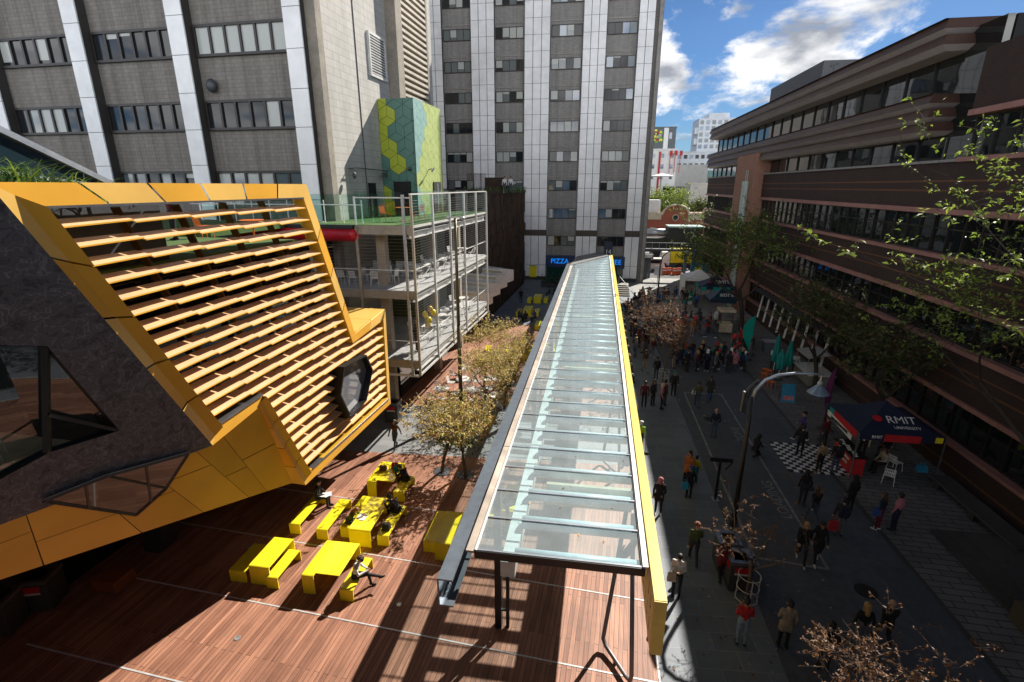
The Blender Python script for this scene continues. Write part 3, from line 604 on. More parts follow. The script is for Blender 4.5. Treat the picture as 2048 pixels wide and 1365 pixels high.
while z>3.1:
    bl=MB(TLM)
    for s0,s1 in spans(z):
        s0+=.1; s1-=.08
        if s1-s0<.3: continue
        if bl.v: bl.build('louvre_blade',[blade_m,gold],yb); bl=MB(TLM)
        e=s0; ofs=1.55 if k%2 else 1.75; 
        e1=s0+ofs*(.9+.1*math.sin(k*2.1))
        cuts=[s0]
        while e1<s1-.4: cuts.append(e1); e1+=1.62
        cuts.append(s1)
        for p,q in zip(cuts,cuts[1:]):
            p+=.02;q-=.02
            bl.hexa([(F-.41,p,z+.07),(F-.02,p,z-.05),(F-.02,q,z-.005),(F-.41,q,z+.09),(F-.41,p,z+.09),(F-.0,p,z-.03),(F-.0,q,z+.02),(F-.41,q,z+.11)],0)
            bl.hexa([(F-.012,p,z-.06),(F+.012,p,z-.06),(F+.012,q,z-.012),(F-.012,q,z-.012),(F-.012,p,z-.03),(F+.012,p,z-.03),(F+.012,q,z+.02),(F-.012,q,z+.02)],1)
    if bl.v: bl.build('louvre_blade',[blade_m,gold],yb)
    z-=.405; k+=1
b=MB(TLM)
dv=Vector((0,inn[7][0]-inn[0][0],inn[7][1]-inn[0][1]))
for k in range(10):
    bt=9.6+k*1.62; p0=(bt,12.55); zb=3.0; p1=(bt+(12.55-zb)*.385,zb)
    # keep each support inside the opening
    t=0; pts=[]
    for s in range(60):
        q=(p0[0]+(p1[0]-p0[0])*s/59,p0[1]+(p1[1]-p0[1])*s/59)
        if any(u+.05<q[0]<v-.05 for u,v in spans(q[1])): pts.append(q)
        elif pts: break
    if len(pts)>4: b.beam(V(*pts[0],F-.56),V(*pts[-1],F-.56),.06,.22,0,up=(1,0,0))
b.build('louvre_supports',M('support_gold',(.08,.045,.006),.5,.1),yb)
# dark glazing behind the blades, below the terrace floor
zc=11.0
def lerp_at(P,Q,zv): t=(zv-P[1])/(Q[1]-P[1]); return P[0]+(Q[0]-P[0])*t
gp=[(lerp_at(inn[0],inn[7],zc),zc),(lerp_at(inn[1],inn[2],zc),zc)]+inn[2:]
b=MB(TLM); b.poly([V(p[0],p[1],F-.75) for p in gp]); b.build('glazing',MWin('louvre_glass',(.004,.005,.007),ripple=.1,ior=1.4),yb)
b=MB(TLM); b.box(-40,-17,2.6,16.5,10.5,11.15); b.box(-17,F-.8,8.2,16.5,10.5,11.15); b.box(-12.7,F-.85,2.6,8.2,10.5,11.15); b.build('terrace_slab',turf_m,yb)
b=MB(TLM); b.box(-40,-17.2,18.9,27,10.9,11.12); b.build('terrace_floor',turf_m,yb)
# lower block roof and end
b=MB(TLM); 
for p,q in ((18.5,19.9),(19.93,21.3)): b.hexa([(F-3,p,7.0),(F-.0,p,7.0),(F-.0,q,7.0),(F-3,q,7.0),(F-3,p,7.18+.1*(p-18.45)),(F-.02,p,7.16+.1*(p-18.45)),(F-.02,q,7.16+.1*(q-18.45)),(F-3,q,7.18+.1*(q-18.45))])
b.build('lower_roof',gold2,yb)
b=MB(TLM); b.box(F-12,F-.76,14.2,21.2,2.65,7.0); b.box(F-12,F-.8,8.2,18.2,6.9,10.5); b.build('core',dark,yb)
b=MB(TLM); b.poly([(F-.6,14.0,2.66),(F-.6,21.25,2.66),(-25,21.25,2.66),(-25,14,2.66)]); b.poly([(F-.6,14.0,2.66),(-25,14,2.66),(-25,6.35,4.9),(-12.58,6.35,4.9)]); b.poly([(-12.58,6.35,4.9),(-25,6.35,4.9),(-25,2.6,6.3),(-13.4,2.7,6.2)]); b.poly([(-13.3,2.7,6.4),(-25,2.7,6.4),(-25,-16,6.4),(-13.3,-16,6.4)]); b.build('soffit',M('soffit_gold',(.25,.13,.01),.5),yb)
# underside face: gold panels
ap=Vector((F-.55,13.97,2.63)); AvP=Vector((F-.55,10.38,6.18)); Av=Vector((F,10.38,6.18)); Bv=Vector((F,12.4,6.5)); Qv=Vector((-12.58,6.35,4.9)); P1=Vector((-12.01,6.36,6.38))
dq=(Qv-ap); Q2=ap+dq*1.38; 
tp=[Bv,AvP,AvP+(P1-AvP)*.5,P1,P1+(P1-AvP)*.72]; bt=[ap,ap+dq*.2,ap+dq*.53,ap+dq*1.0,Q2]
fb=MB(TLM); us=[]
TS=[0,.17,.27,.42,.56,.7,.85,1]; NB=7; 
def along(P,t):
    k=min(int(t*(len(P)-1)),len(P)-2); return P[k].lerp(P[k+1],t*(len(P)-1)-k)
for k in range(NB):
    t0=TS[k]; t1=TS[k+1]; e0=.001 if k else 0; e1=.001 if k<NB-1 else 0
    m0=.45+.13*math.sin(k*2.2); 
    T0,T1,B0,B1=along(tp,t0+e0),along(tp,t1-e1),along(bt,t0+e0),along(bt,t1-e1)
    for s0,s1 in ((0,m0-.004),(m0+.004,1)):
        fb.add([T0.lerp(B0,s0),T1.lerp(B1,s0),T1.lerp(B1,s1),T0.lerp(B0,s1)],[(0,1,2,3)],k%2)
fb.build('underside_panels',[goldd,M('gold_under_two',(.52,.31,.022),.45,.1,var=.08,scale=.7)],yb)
fb=MB(TLM); off=Vector((-.03,.008,.008))
for k in range(NB): fb.add([along(tp,TS[k])+off,along(tp,TS[k+1])+off,along(bt,TS[k+1])+off,along(bt,TS[k])+off],[(0,1,2,3)])
fb.build('panel_backing',black,yb)
# patterned dark concrete wing with its big triangular window
E0=Vector((F,6.93,13.07)); E1=Vector((F,3.2,13.07))
worm=MWorm('patterned_concrete')
G1=[Vector((-10.97,7.4,9.96)),Vector((-11.04,8.41,7.58)),Vector((-11.47,7.22,7.63)),Vector((-11.79,6.47,7.4)),Vector((-12.2,3.6,8.0)),Vector((-11.8,3.6,10.3)),Vector((-11.16,6.77,10.17))]
cw=MB(TLM); P2=P1+(P1-Av)*.72; E2=Vector((-11.2,2.9,13.0))
cw.add([E0,Av,P1,P2,E2]+G1,[(0,5,6,1),(1,6,7,2),(2,7,8),(2,8,9,3),(3,9,10,4),(4,10,11,0),(0,11,5)])
cw.build('concrete_wing',worm,yb)
cw=MB(TLM); cw.hexa([(-13.6,-16,6.4),(-13.2,-16,6.4),(-13.2,2.68,6.4),(-13.6,2.68,6.4),(-11.8,-16,13.05),(-11.3,-16,13.05),(-11.3,2.78,13.05),(-11.8,2.78,13.05)]); cw.build('concrete_wing',worm,yb)
cw=MB(TLM); o2=Vector((-.3,0,0)); k_=len(G1)
for i in range(k_): cw.add([G1[i],G1[(i+1)%k_],G1[(i+1)%k_]+o2,G1[i]+o2],[(0,1,2,3)])
cw.build('window_reveal',black,yb)
tw_=MB(TLM); tw_.poly([p+Vector((-.12,0,0)) for p in G1]); two=tw_.build('wing_window',MGlass('wing_glass',(.75,.85,.85),.1),yb)
cw=MB(TLM); cw.beam(G1[0]+Vector((-.06,0,0)),Vector((-11.5,7.2,7.65)),.12,.1); cw.beam(Vector((-11.27,7.27,8.5)),G1[1]+Vector((-.05,0,-.0)),.06,.08); cw.build('window_bars',black,two)
fl=MB(TLM); fl.poly([(-12.5,3,7.3),(-11.9,8.3,7.3),(-18,8.3,7.3),(-18,3,7.3)]); fl.build('inner_floor',M('pale_timber_floor',(.6,.47,.3),.4,var=.2),yb); fl=MB(TLM); fl.box(-15.6,-15.5,2.7,8.1,7.3,10.45); fl.build('inner_bounce_wall',white,yb)  # white back wall added to bounce light into the room
# triangular clerestory between concrete and gold panels
t3=[Vector((-10.76,9.75,6.3)),Vector((-11.25,9.33,5.44)),Vector((-11.65,8.72,5.0)),Vector((-11.69,6.98,6.6)),Vector((-11.29,8.03,6.61))]
sh=Vector((.03,-.01,-.01))
tq=MB(TLM); tq.slab([p+sh for p in t3],Vector((.02,0,0))); cl=tq.build('clerestory',MWin('clerestory_glass',(.055,.028,.016),ior=1.7),yb)
tq=MB(TLM)
for i in range(5): tq.beam(t3[i]+sh*1.6,t3[(i+1)%5]+sh*1.6,.05,.07)
tq.beam(t3[1]+sh*1.6,t3[4]+sh*1.6,.05,.05); tq.beam(t3[2].lerp(t3[1],.5)+sh*1.6,t3[4].lerp(t3[0],.45)+sh*1.6,.05,.05); tq.beam(t3[2].lerp(t3[3],.55)+sh*1.6,t3[3].lerp(t3[4],.65)+sh*1.6,.05,.05)
tq.build('clerestory_frame',black,cl)
# hexagonal projecting window pod
hx=[(16.9,6.15),(18.75,6.05),(19.2,5.2),(18.4,4.05),(17.0,3.85),(16.4,5.15)]
pd=MB(TLM)
for i in range(6):
    A,B=hx[i],hx[(i+1)%6]; mA=((A[0]-17.8)*.94+17.8,(A[1]-5)*.94+5); mB_=((B[0]-17.8)*.94+17.8,(B[1]-5)*.94+5)
    pd.add([V(*A,F+.28),V(*B,F+.28),V(*mB_,F+.28),V(*mA,F+.28),V(*A,F-.4),V(*B,F-.4),V(*mB_,F-.4),V(*mA,F-.4)],[(0,1,2,3),(4,7,6,5),(0,4,5,1),(3,2,6,7)])
po=pd.build('window_pod',black,yb); pd=MB(TLM); pd.poly([V((p[0]-17.8)*.95+17.8,(p[1]-5)*.95+5,F+.0) for p in hx]); pd.build('pod_glass',MWin('pod_pane',(.16,.17,.2),ior=2.2),po)
pd=MB(TLM); pd.beam(V(17.2,5.9,F-.06),V(18.0,4.2,F-.06),.05,.05); pd.build('pod_bar',silver,po)
# rooftop skylight and ground floor glass under the overhang
b=MB(TLM); P=[(-14.0,6.0,16.0),(-14.0,12.0,13.05),(-14.0,12.0,12.6),(-14.0,6.0,12.6)]; b.slab(P,(-3,0,0)); sk=b.build('skylight',MWin('skylight_glass',(.015,.03,.038),ior=1.5),yb)
b=MB(TLM); b.beam((-13.98,6.0,16.06),(-13.98,12.1,13.06),.16,.14); b.beam((-13.97,6,13.75),(-13.97,12.0,13.0),.06,.06); b.build('skylight_beam',silver,sk)
b=MB(TLM); b.box(-24,-17.6,-16,5,0,6.6); b.box(-24,-17.6,5,20.5,0,2.6); b.build('ground_glazing',MWin('ground_glass',(.012,.014,.015)),yb)
b=MB(TLM); b.hexa([(-16.6,12.4,0),(-15.9,12.4,0),(-15.9,13.2,0),(-16.6,13.2,0),(-15.6,12.4,4),(-14.6,12.4,4),(-14.6,13.2,4),(-15.6,13.2,4)]); b.build('support_column',M('column_grey',(.03,.03,.032),.6),yb)
# ================================================================== glass canopy
cn=thing('glass_canopy','long glass roofed walkway canopy with a yellow perforated beam down the middle of the laneway','canopy',(0,30,0))
zc=5.0; y0,yL,yR=9.35,53.2,61.5
xl=lambda y:-2.25+.0127*(y-y0)
xr=lambda y:1.47+.0178*(y-y0)
cgl=MGlass('canopy_glass',(.84,.96,.97),.05,dust=.24,rough=.04,dustcol=(.8,.93,1.0)); tubem=M('canopy_tube',(.5,.65,.73),.4,.0); beamw=M('canopy_pale_beam',(.6,.66,.66),.45); paleY=M('canopy_yellow',(.8,.62,.11),.38,var=.05)
NP=43; g=MB()
for k in range(NP):
    ya=y0+k*1.216; yb_=ya+1.2
    def xa(y): 
        return xl(y) if y<=yL else xl(yL)+(xr(yR)-xl(yL))*(y-yL)/(yR-yL)
    dz=random.uniform(-.004,.004)
    g.poly([(xa(ya),ya,zc+dz),(xr(ya),ya,zc+dz),(xr(yb_),yb_,zc),(xa(yb_),yb_,zc)])
    tb=MB(); jt=MB(); jt.beam((xa(ya),ya-.008,zc+.02),(xr(ya),ya-.008,zc+.02),.05,.02)
    jt.build('glazing_joint',silver,cn)
    tb.tube([(xl(ya)+.85 if ya<yL else xa(ya),ya+.25,zc-.24),(xr(ya)-.02,ya+.25,zc-.24)],.165,10); tb.build('cross_tube',tubem,cn,smooth=True)
g.build('glass_roof',cgl,cn); 
b=MB()
for k in range(5): b=MB(); b.box(-.9,1.5,12.35+k*9.7,12.47+k*9.7,zc-.75,zc-.06); b.build('cross_plate',M('cross_plate_cream',(.5,.48,.33),.5),cn)
b=MB(); b.beam((xl(y0)+.7,y0+.1,zc-.55),(xl(yL)+.7,yL,zc-.55),.34,.42); b.build('long_beam',beamw,cn)
b=MB(); b.beam((xl(y0)-.05,y0-.02,zc-.08),(xr(y0)+.05,y0-.02,zc-.08),.1,.2); b.beam((xr(y0)+.02,y0,zc-.1),(xr(yR)+.02,yR,zc-.1),.1,.26); b.build('edge_beam',black,cn)
b=MB(); b.beam((xr(y0)+.06,y0-.05,zc+.04),(xr(yR)+.06,yR,zc+.04),.12,.05); b.beam((xl(y0)-.02,y0-.05,zc+.02),(xl(yL)-.02,yL,zc+.02),.05,.05); b.build('white_flashing',white,cn)
b=MB()
for k in range(9):
    b=MB(); ya=y0-.05+k*4.9; b.beam((xl(ya)-.15,ya,zc-.03),(xl(ya+4.86)-.15,ya+4.86,zc-.03),.2,.06); b.build('valley_flashing',M('rusty_flashing',(.6,.5,.42),.6,var=.35,scale=1.2,dirt=.5),cn)
gx=lambda y:xl(y)-.3
b=MB(); ya,yb_=8.35,56
b.beam((gx(ya)-.17,ya,zc-.02),(gx(yb_)-.17,yb_,zc-.02),.34,.04); b.beam((gx(ya)-.32,ya,zc-.36),(gx(yb_)-.32,yb_,zc-.36),.04,.68); b.beam((gx(ya)-.17,ya,zc-.7),(gx(yb_)-.17,yb_,zc-.7),.34,.04)
b.build('gutter_channel',M('grey_channel',(.18,.215,.26),.35,.5),cn)
b=MB(); x0=lambda y:xr(y)+.16
b.beam((x0(8.35)+.12,8.35,zc+.06),(x0(61.8)+.12,61.8,zc+.06),.25,.05); b.beam((x0(8.35)+.22,8.35,zc-.62),(x0(61.8)+.22,61.8,zc-.62),.04,1.32)
b.box(x0(8.35)-.01,x0(8.35)+.245,8.33,8.37,zc-1.28,zc+.085)
b.build('yellow_beam',paleY,cn)
b=MB()
yy=8.45
while yy<60:
    b.box(x0(yy),x0(yy)+.03,yy,yy+.3,zc-1.28,zc+.03); 
    for zz in (-1.28,-.72,-.2): b.box(x0(yy),x0(yy)+.03,yy+.3,yy+.42,zc+zz,zc+zz+.16)
    yy+=.42
b.build('perforated_skirt',paleY,cn)
b=MB()
for k in range(6):
    b=MB(); y=12.0+k*8.6; b.box(xl(y)-.13,xl(y)+.07,y-.12,y+.12,0,zc-.1); b.box(xl(y)+.2,xl(y)+.3,y-.05,y+.05,0,zc-.6)
    b.box(xl(y)+.07,xl(y)+.2,y-.03,y+.03,.6,.66); b.box(xl(y)+.07,xl(y)+.2,y-.03,y+.03,3.2,3.26)
    b.build('post',M('post_black',(.02,.02,.022),.4),cn)

b=MB()
for k in range(5):
    y=10.9+k*10.4; x=xr(y)
    P=[(x-.05,y+1.8,zc-.4),(x-.55,y+.95,.45),(x-.58,y+.85,.28),(x-.5,y+.7,.17),(x-.3,y+.4,.14),(x+.02,y-.15,.14),(x+.12,y-.3,.18),(x+.15,y-.28,.35),(x-.02,y+.9,zc-.4)]
    b=MB(); b.tube(P,.062,10); b.tube([(x-.25,y+.3,0),(x-.25,y+.3,.15)],.05,8); b.build('tube_frame',M('tube_grey',(.22,.2,.21),.4,.3),cn,smooth=True)

b=MB(); b.add([(xl(yL)-.3,yL,zc+.06),(xl(yL),yL,zc+.06),(xr(yR),yR,zc+.06),(xr(yR)-1.2,yR+3,zc+.06),(xl(yL)+.3,yL+7,zc+.06)],[(0,1,2,3,4)]); b.build('end_flashing',M('grey_sheet',(.16,.165,.17),.5),cn)

# ================================================================== yellow furniture
def folded(W,Lg,Hh,th=.03,r=.05):
    m_=MB(); o=[(-Lg/2,0),(-Lg/2,Hh-r),(-Lg/2+r*.3,Hh-r*.3),(-Lg/2+r,Hh),(Lg/2-r,Hh),(Lg/2-r*.3,Hh-r*.3),(Lg/2,Hh-r),(Lg/2,0)]
    i=[(-Lg/2+th,0),(-Lg/2+th,Hh-r),(-Lg/2+th*1.5,Hh-th*1.6),(-Lg/2+r,Hh-th),(Lg/2-r,Hh-th),(Lg/2-th*1.5,Hh-th*1.6),(Lg/2-th,Hh-r),(Lg/2-th,0)]
    P=[(-W/2,a,z) for a,z in o]+[(-W/2,a,z) for a,z in i]+[(W/2,a,z) for a,z in o]+[(W/2,a,z) for a,z in i]
    f=[]
    for k in range(7):
        f+=[(k,k+1,17+k,16+k),(8+k,24+k,25+k,9+k),(k,8+k,9+k,k+1),(16+k,17+k,25+k,24+k)]
    f+=[(0,16,24,8),(7,15,31,23)]
    return m_.add(P,f)
PROTO={}
def notched(x,y,W,Lg,label,Hh=.74):
    m_=folded(.42,Lg,Hh); m_.v=[(p[0]-W/2+.21,p[1],p[2]) for p in m_.v]; x0_,x1_=-W/2+.421,W/2; y0_,y1_=-Lg/2+.16,Lg/2-.0
    m_.box(x0_,x1_,y0_,y1_-.05,Hh-.03,Hh-.001); m_.hexa([(x0_,y1_-.03,0),(x1_,y1_-.03,0),(x1_,y1_,0),(x0_,y1_,0),(x0_,y1_-.05,Hh-.002),(x1_,y1_-.05,Hh-.002),(x1_,y1_-.012,Hh-.012),(x0_,y1_-.012,Hh-.012)])
    o=m_.build('yellow_table',yellow); o.location=(x,y,0); return tag(o,label,'table','yellow steel tables on the deck')
def ybench(x,y,Lg,label,W=.46,Hh=.45,name='yellow_bench',cat='bench',rz=0,group='yellow steel benches on the deck'):
    key=(name,round(Lg,2),W,Hh)
    if key in PROTO: o=bpy.data.objects.new(name,PROTO[key]); COL.objects.link(o); WL[o.name]=(0,0,0)
    else: o=folded(W,Lg,Hh).build(name,yellow); PROTO[key]=o.data
    o.location=(x,y,0); o.rotation_euler=(0,0,rz)
    return tag(o,label,cat,group)
def ytable(x,y,Lg,label,W=.86,Hh=.74,rz=0): return ybench(x,y,Lg,label,W,Hh,'yellow_table','table',rz,'yellow steel tables on the deck')
ybench(-10.87,16.0,2.0,'yellow bench nearest the yellow building with a dark dressed person on its far end')
ybench(-9.65,15.85,2.0,'empty yellow bench between the building edge and the large table')
ytable(-8.03,15.75,2.1,'large yellow table with papers on it, between two benches'); ybench(-8.8,16.15,2.1,'yellow bench on which a red haired girl leans over papers')
ybench(-7.2,15.85,1.95,'yellow bench with a black bag and a man in black at its far end')
notched(-8.55,18.65,1.15,1.7,'yellow table carrying a red bag and a brown bag'); ybench(-7.62,18.3,1.35,'yellow bench whose sitter in black bends over the bags',W=.5)
ytable(-10.55,13.15,1.5,'half shaded yellow table of the stepped unit, no one at it',W=.75); ybench(-11.4,13.1,1.4,'shaded yellow bench on the dark side of the empty stepped table',W=.62); ybench(-10.05,13.0,1.4,'sunlit bench tucked beside the empty stepped table',W=.42)
notched(-8.3,13.15,1.25,1.75,'yellow table beside the person in the white hoodie'); ybench(-7.33,12.95,1.55,'yellow bench with a person in a white hoodie sitting on it',W=.47)
ytable(-4.75,15.4,1.9,'yellow table half hidden under the near end of the glass canopy',W=.6); ybench(-5.32,15.75,1.9,'yellow bench beside the table under the canopy edge',W=.55)
ytable(-2.6,17.6,1.9,'yellow table seen through the canopy glass'); ybench(-3.5,17.5,1.9,'yellow bench seen through the canopy glass beside a seated person')
for k,(x,y,t,lab) in enumerate(((-5.7,57.5,0,'farthest yellow table by the dark shopfront'),(-6.1,51.2,0,'shaded yellow table second farthest from the trees'),(-5.0,37.3,.3,'sunny yellow table behind the tree tops'),(-3.6,46.5,0,'yellow table in shade right beside the canopy'),(-3.4,38.5,0,'yellow table hidden between tree and canopy'))):
    ytable(x,y,1.8,lab,rz=t); ybench(x-.95,y-.2,1.7,'left bench at the '+lab,rz=t); ybench(x+.95,y+.2,1.7,'right bench at the '+lab,rz=t)
ybench(-7.9,35.6,1.6,'lone yellow bench left of the trees near the columns',rz=.35); ybench(-7.7,37.9,1.6,'yellow bench behind the lone bench near the columns',rz=.2)
# ================================================================== chairs, round tables, clutter on decks
def wire_chair(name,mat):
    c=thing(name,'x','chair',local=True); s=MB()
    for k in range(7): s.box(-.2+k*.062,-.2+k*.062+.03,-.2,.2,.44,.455)
    s.box(-.21,.21,-.21,-.18,.435,.46); s.box(-.21,.21,.18,.21,.435,.46); s.build('seat',mat,c)
    s=MB()
    for k in range(7): s.beam((-.19+k*.062,.2,.5),(-.19+k*.062,.27,.8),.03,.014)
    s.beam((-.21,.2,.5),(.21,.2,.5),.025,.025); s.beam((-.21,.275,.82),(.21,.275,.82),.03,.03); s.beam((-.21,.24,.66),(.21,.24,.66),.02,.03); s.build('backrest',mat,c)
    for sx in (-1,1):
        for sy in (-1,1):
            s=MB(); s.tube([(sx*.19,sy*.18,.44),(sx*.23,sy*.23,0)],.014,6); s.build('leg',mat,c)
    return c
def round_table(name,mat,h=.73,r=.42):
    t=thing(name,'x','table',local=True); s=MB(); s.lathe([(r-.02,h-.025),(r,h-.015),(r,h),(r-.01,h+.003)],20); s.build('tabletop',mat,t)
    s=MB(); s.tube([(0,0,.02),(0,0,h-.02)],.03,8); s.build('leg',mat,t); s=MB(); s.lathe([(.24,0),(.24,.015),(.05,.03)],16); s.build('base',mat,t); return t
wm=M('white_powdercoat',(.72,.72,.7),.4); wc=wire_chair('white_chair',wm); oc=wire_chair('orange_chair',orange); wt=round_table('white_table',wm,.73,.5); ot=round_table('orange_table',orange)
used=set()
def place(proto,loc,rz,label,group):
    if proto.name not in used: used.add(proto.name); proto.location=loc; proto.rotation_euler=(0,0,rz); proto['label']=label; proto['group']=group; return proto
    return dup(proto,loc,rz,label,group)
gw='white wire chairs on the balconies'
for lvl,z,nm in ((1,7.75,'middle'),(0,3.9,'lowest')):
    for k in range(5):
        if lvl==0 and k==0: continue
        b_=26.0+k*2.75; a_=-11.6 if k else -13.0
        place(wt,L3(a_,b_,z),0,'white round table number %s from the corner on the %s balcony deck'%(ORD[k],nm),'white tables on the balconies')
        for q,(dx,dy) in enumerate(((.8,0),(-.85,.1),(0,.9),(.1,-.85))):
            if k>2 and q>1: continue
            place(wc,L3(a_+dx,b_+dy,z),math.atan2(-dx,dy)*1.0+random.uniform(-.2,.2),'white chair on the %s side of the %s table from the corner, %s balcony'%(('street','wall','far','near')[q],ORD[k],nm),gw)
for k in range(5): place(wc,L3(-17.2+k*.78,25.1+.1*(k%2),7.75),PI*(1 if k%2 else .95),'%s white chair from the left behind the front rail of the middle balcony'%ORD[k],gw)
for k in range(4): place(wc,L3(-14.6+k*.8,28.6,7.75),.1*k,'%s white chair from the left in the shaded back row of the middle balcony'%ORD[k],gw)
go='orange chairs on the roof terrace'
for k,(a,b_,r_,lab) in enumerate(((-12.6,26.4,1.2,'orange chair at the glass corner of the balcony roof'),(-11.5,28.6,-.6,'orange chair behind the balcony rail, right of the orange table'),(-13.8,9.2,.5,'orange chair at left end behind the louvres'),(-14.9,10.6,2.1,'orange chair facing away behind the top louvres'),(-14.2,13.2,.3,'orange chair in the middle of the terrace behind the louvres'),(-15.6,14.0,1.8,'orange chair right of the middle terrace table'),(-15.2,16.4,2.8,'orange chair near the right end of the terrace'))):
    place(oc,L3(a,b_,11.14),r_,lab,go)
for k,(a,b_,lab) in enumerate(((-11.9,27.2,'orange round table on the balcony roof by the glass corner'),(-13.2,10.2,'orange round table behind the upper left louvres'),(-14.9,13.6,'orange round table in the middle of the roof terrace'),(-12.6,15.8,'orange round table near the right end of the louvre frame'))):
    place(ot,L3(a,b_,11.14),0,lab,'orange tables on the terrace')
# courtyard cafe tables beside the trees
cx_=[(-8.9,28.5),(-7.9,30.2),(-6.9,28.6),(-6.2,30.6),(-8.4,32.4),(-5.2,28.0)]
for k,(x,y) in enumerate(cx_):
    place(wt,(x,y,0),0,'white round cafe table on the courtyard deck, %s counting from the column'%ORD[k],'white cafe tables in the courtyard')
    for q in range(3):
        t=q*2.1+k; place(wc,(x+.85*math.cos(t),y+.85*math.sin(t),0),t-PI/2,'white chair on the %s side of the %s courtyard cafe table'%(('right','left','near')[q],ORD[k]),'white chairs in the courtyard')
for k in range(4): place(wc,L3(-12.6-.5*(k%2),4.3+k*.95,7.3),k*1.3,'%s white chair from the left inside the triangular window'%ORD[k],'white chairs inside the triangular window')
for k in range(2): place(wt,L3(-12.3-.6*k,5.0+k*1.7,7.3),0,'%s white table inside the triangular window'%('left','right')[k],'white tables inside the triangular window')
# balloons
bal=[(-10.5,26.2,6.0),(-10.3,26.5,6.25),(-10.25,26.1,5.7),(-10.5,26.6,5.6),(-10.2,26.7,6.0),(-10.4,26.3,5.35)]
blm=[M('balloon_yellow',(.85,.68,.02),.25,spec=.7),M('balloon_gold',(.7,.48,.12),.2,.3)]
def balloons(pts,where,z0):
    bt=thing('balloon_bunch','bunch of yellow and gold balloons tied %s'%where,'balloons',tuple(L3(pts[0][0],pts[0][1],z0)),'balloon bunches on the lowest balcony')
    for i,(a,b_,z) in enumerate(pts):
        m_=MB(); c=L3(a,b_,z); m_.ball(c,(.17,.17,.2),12,9); m_.tube([c-Vector((0,0,.2)),c-Vector((0,0,.24))],[.015,.03],6); m_.build('balloon',blm[i%2],bt,smooth=True)
    m_=MB()
    for a,b_,z in pts: m_.tube([L3(a,b_,z-.22),L3(pts[0][0],pts[0][1]+.1,z0)],.006,4)
    m_.build('strings',white,bt)
balloons(bal,'to the rail near the balcony corner',4.3)
balloons([(-14.3,25.1,5.5),(-14.0,25.2,5.75),(-14.2,25.4,5.4),(-14.5,25.2,5.25)],'behind the shaded front rail of the lowest balcony',4.3)
balloons([(-13.1,25.0,4.9),(-12.95,25.1,4.55)],'beside the round column on the lowest balcony',4.0)
# ================================================================== trees
def tree_mesh(seed,h,trunk_h,r0,spread,levels,nl,leaf,up=.35,kids=3,flat=1.,start=.0,lean=(0,0),tipr=.4):
    rr=random.Random(seed); tb=MB(); tips=[]
    def grow(p,d,ln,r,lv):
        n=4; pts=[p]; rad=[r]; q=p; dd=d
        for i in range(n):
            dd=(dd+Vector((rr.uniform(-1,1),rr.uniform(-1,1),rr.uniform(-.6,.9)))*.16).normalized(); q=q+dd*ln/n; pts.append(q); rad.append(r*(1-(.45 if lv else .3)*(i+1)/n))
            if lv>=levels-2: tips.append((q,dd,lv))
        tb.tube(pts,rad,8 if lv==0 else (6 if lv<2 else 4),cap=False)
        if lv>=levels: tips.append((q,dd,lv)); tips.append((q,dd,lv)); return
        k=kids+(1 if rr.random()<.4 else 0)
        a0=rr.uniform(0,6.28)
        for j in range(k):
            a=a0+j*6.283/k+rr.uniform(-.4,.4); t=.55+.45*(j+1)/k if lv else .75+.25*(j+1)/k
            base=pts[0].lerp(pts[-1],1) if t>.97 else pts[min(n,int(t*n))]
            nd=(dd*up+Vector((math.cos(a)*spread,math.sin(a)*spread,rr.uniform(.1,.65)*flat))).normalized()
            grow(base,nd,ln*rr.uniform(.58,.82) if lv else (h-trunk_h)*rr.uniform(.36,.5),rad[-1]*rr.uniform(.55,.75),lv+1)
    grow(Vector((0,0,0)),Vector((lean[0],lean[1],1)).normalized(),trunk_h,r0,0)
    lf=MB(); 
    for i in range(nl):
        if i%7==0:
            p,d,lv=tips[rr.randrange(len(tips))]; td=(d*.7+Vector((rr.gauss(0,1),rr.gauss(0,1),rr.gauss(.1,.6)))*.6).normalized(); tl_=tipr*rr.uniform(.7,1.8); tb.tube([p,p+td*tl_*.5,p+td*tl_+Vector((0,0,-.06*tl_))],[.007+leaf*.02,.005+leaf*.012,.003],3,cap=False)
        c=p+td*tl_*rr.uniform(.1,1.0)+Vector((rr.gauss(0,1),rr.gauss(0,1),rr.gauss(0,1)))*leaf*.18
        u=Vector((rr.gauss(0,1),rr.gauss(0,1),rr.gauss(0,.6))).normalized(); n=Vector((rr.gauss(0,.6),rr.gauss(0,.6),1)).normalized(); v=n.cross(u); 
        if v.length<.05: continue
        v.normalize(); s=leaf*rr.uniform(.6,1.35); w=s*rr.uniform(.38,.6); dr=Vector((0,0,-s*.22))
        lf.add([c,c+u*s*.5+v*w*.5,c+u*s+dr,c+u*s*.5-v*w*.5],[(0,1,2),(0,2,3)],rr.choice([0,0,1,1,2]) if rr.random()<.9 else 1)
    return tb,lf
bark=M('bark_grey',(.13,.1,.08),.9,var=.3,scale=12,bump=.5); barkd=M('bark_dark',(.045,.035,.028),.9,var=.3,scale=12,bump=.5)
tan=[MLeaf('tan_leaf',(.66,.42,.15),(.8,.56,.24)),MLeaf('straw_leaf',(.62,.52,.13),(.76,.64,.2)),MLeaf('olive_leaf',(.16,.24,.05),(.34,.36,.09))]
brn=[MLeaf('brown_leaf',(.17,.075,.03),(.28,.13,.055)),MLeaf('rust_leaf',(.22,.1,.035),(.34,.18,.08)),MLeaf('dark_brown_leaf',(.12,.05,.028),(.2,.085,.045))]
grn=[MLeaf('fresh_leaf',(.16,.26,.03),(.30,.42,.06)),MLeaf('lime_leaf',(.26,.36,.05),(.4,.5,.09)),MLeaf('mid_leaf',(.08,.14,.02),(.16,.22,.04))]
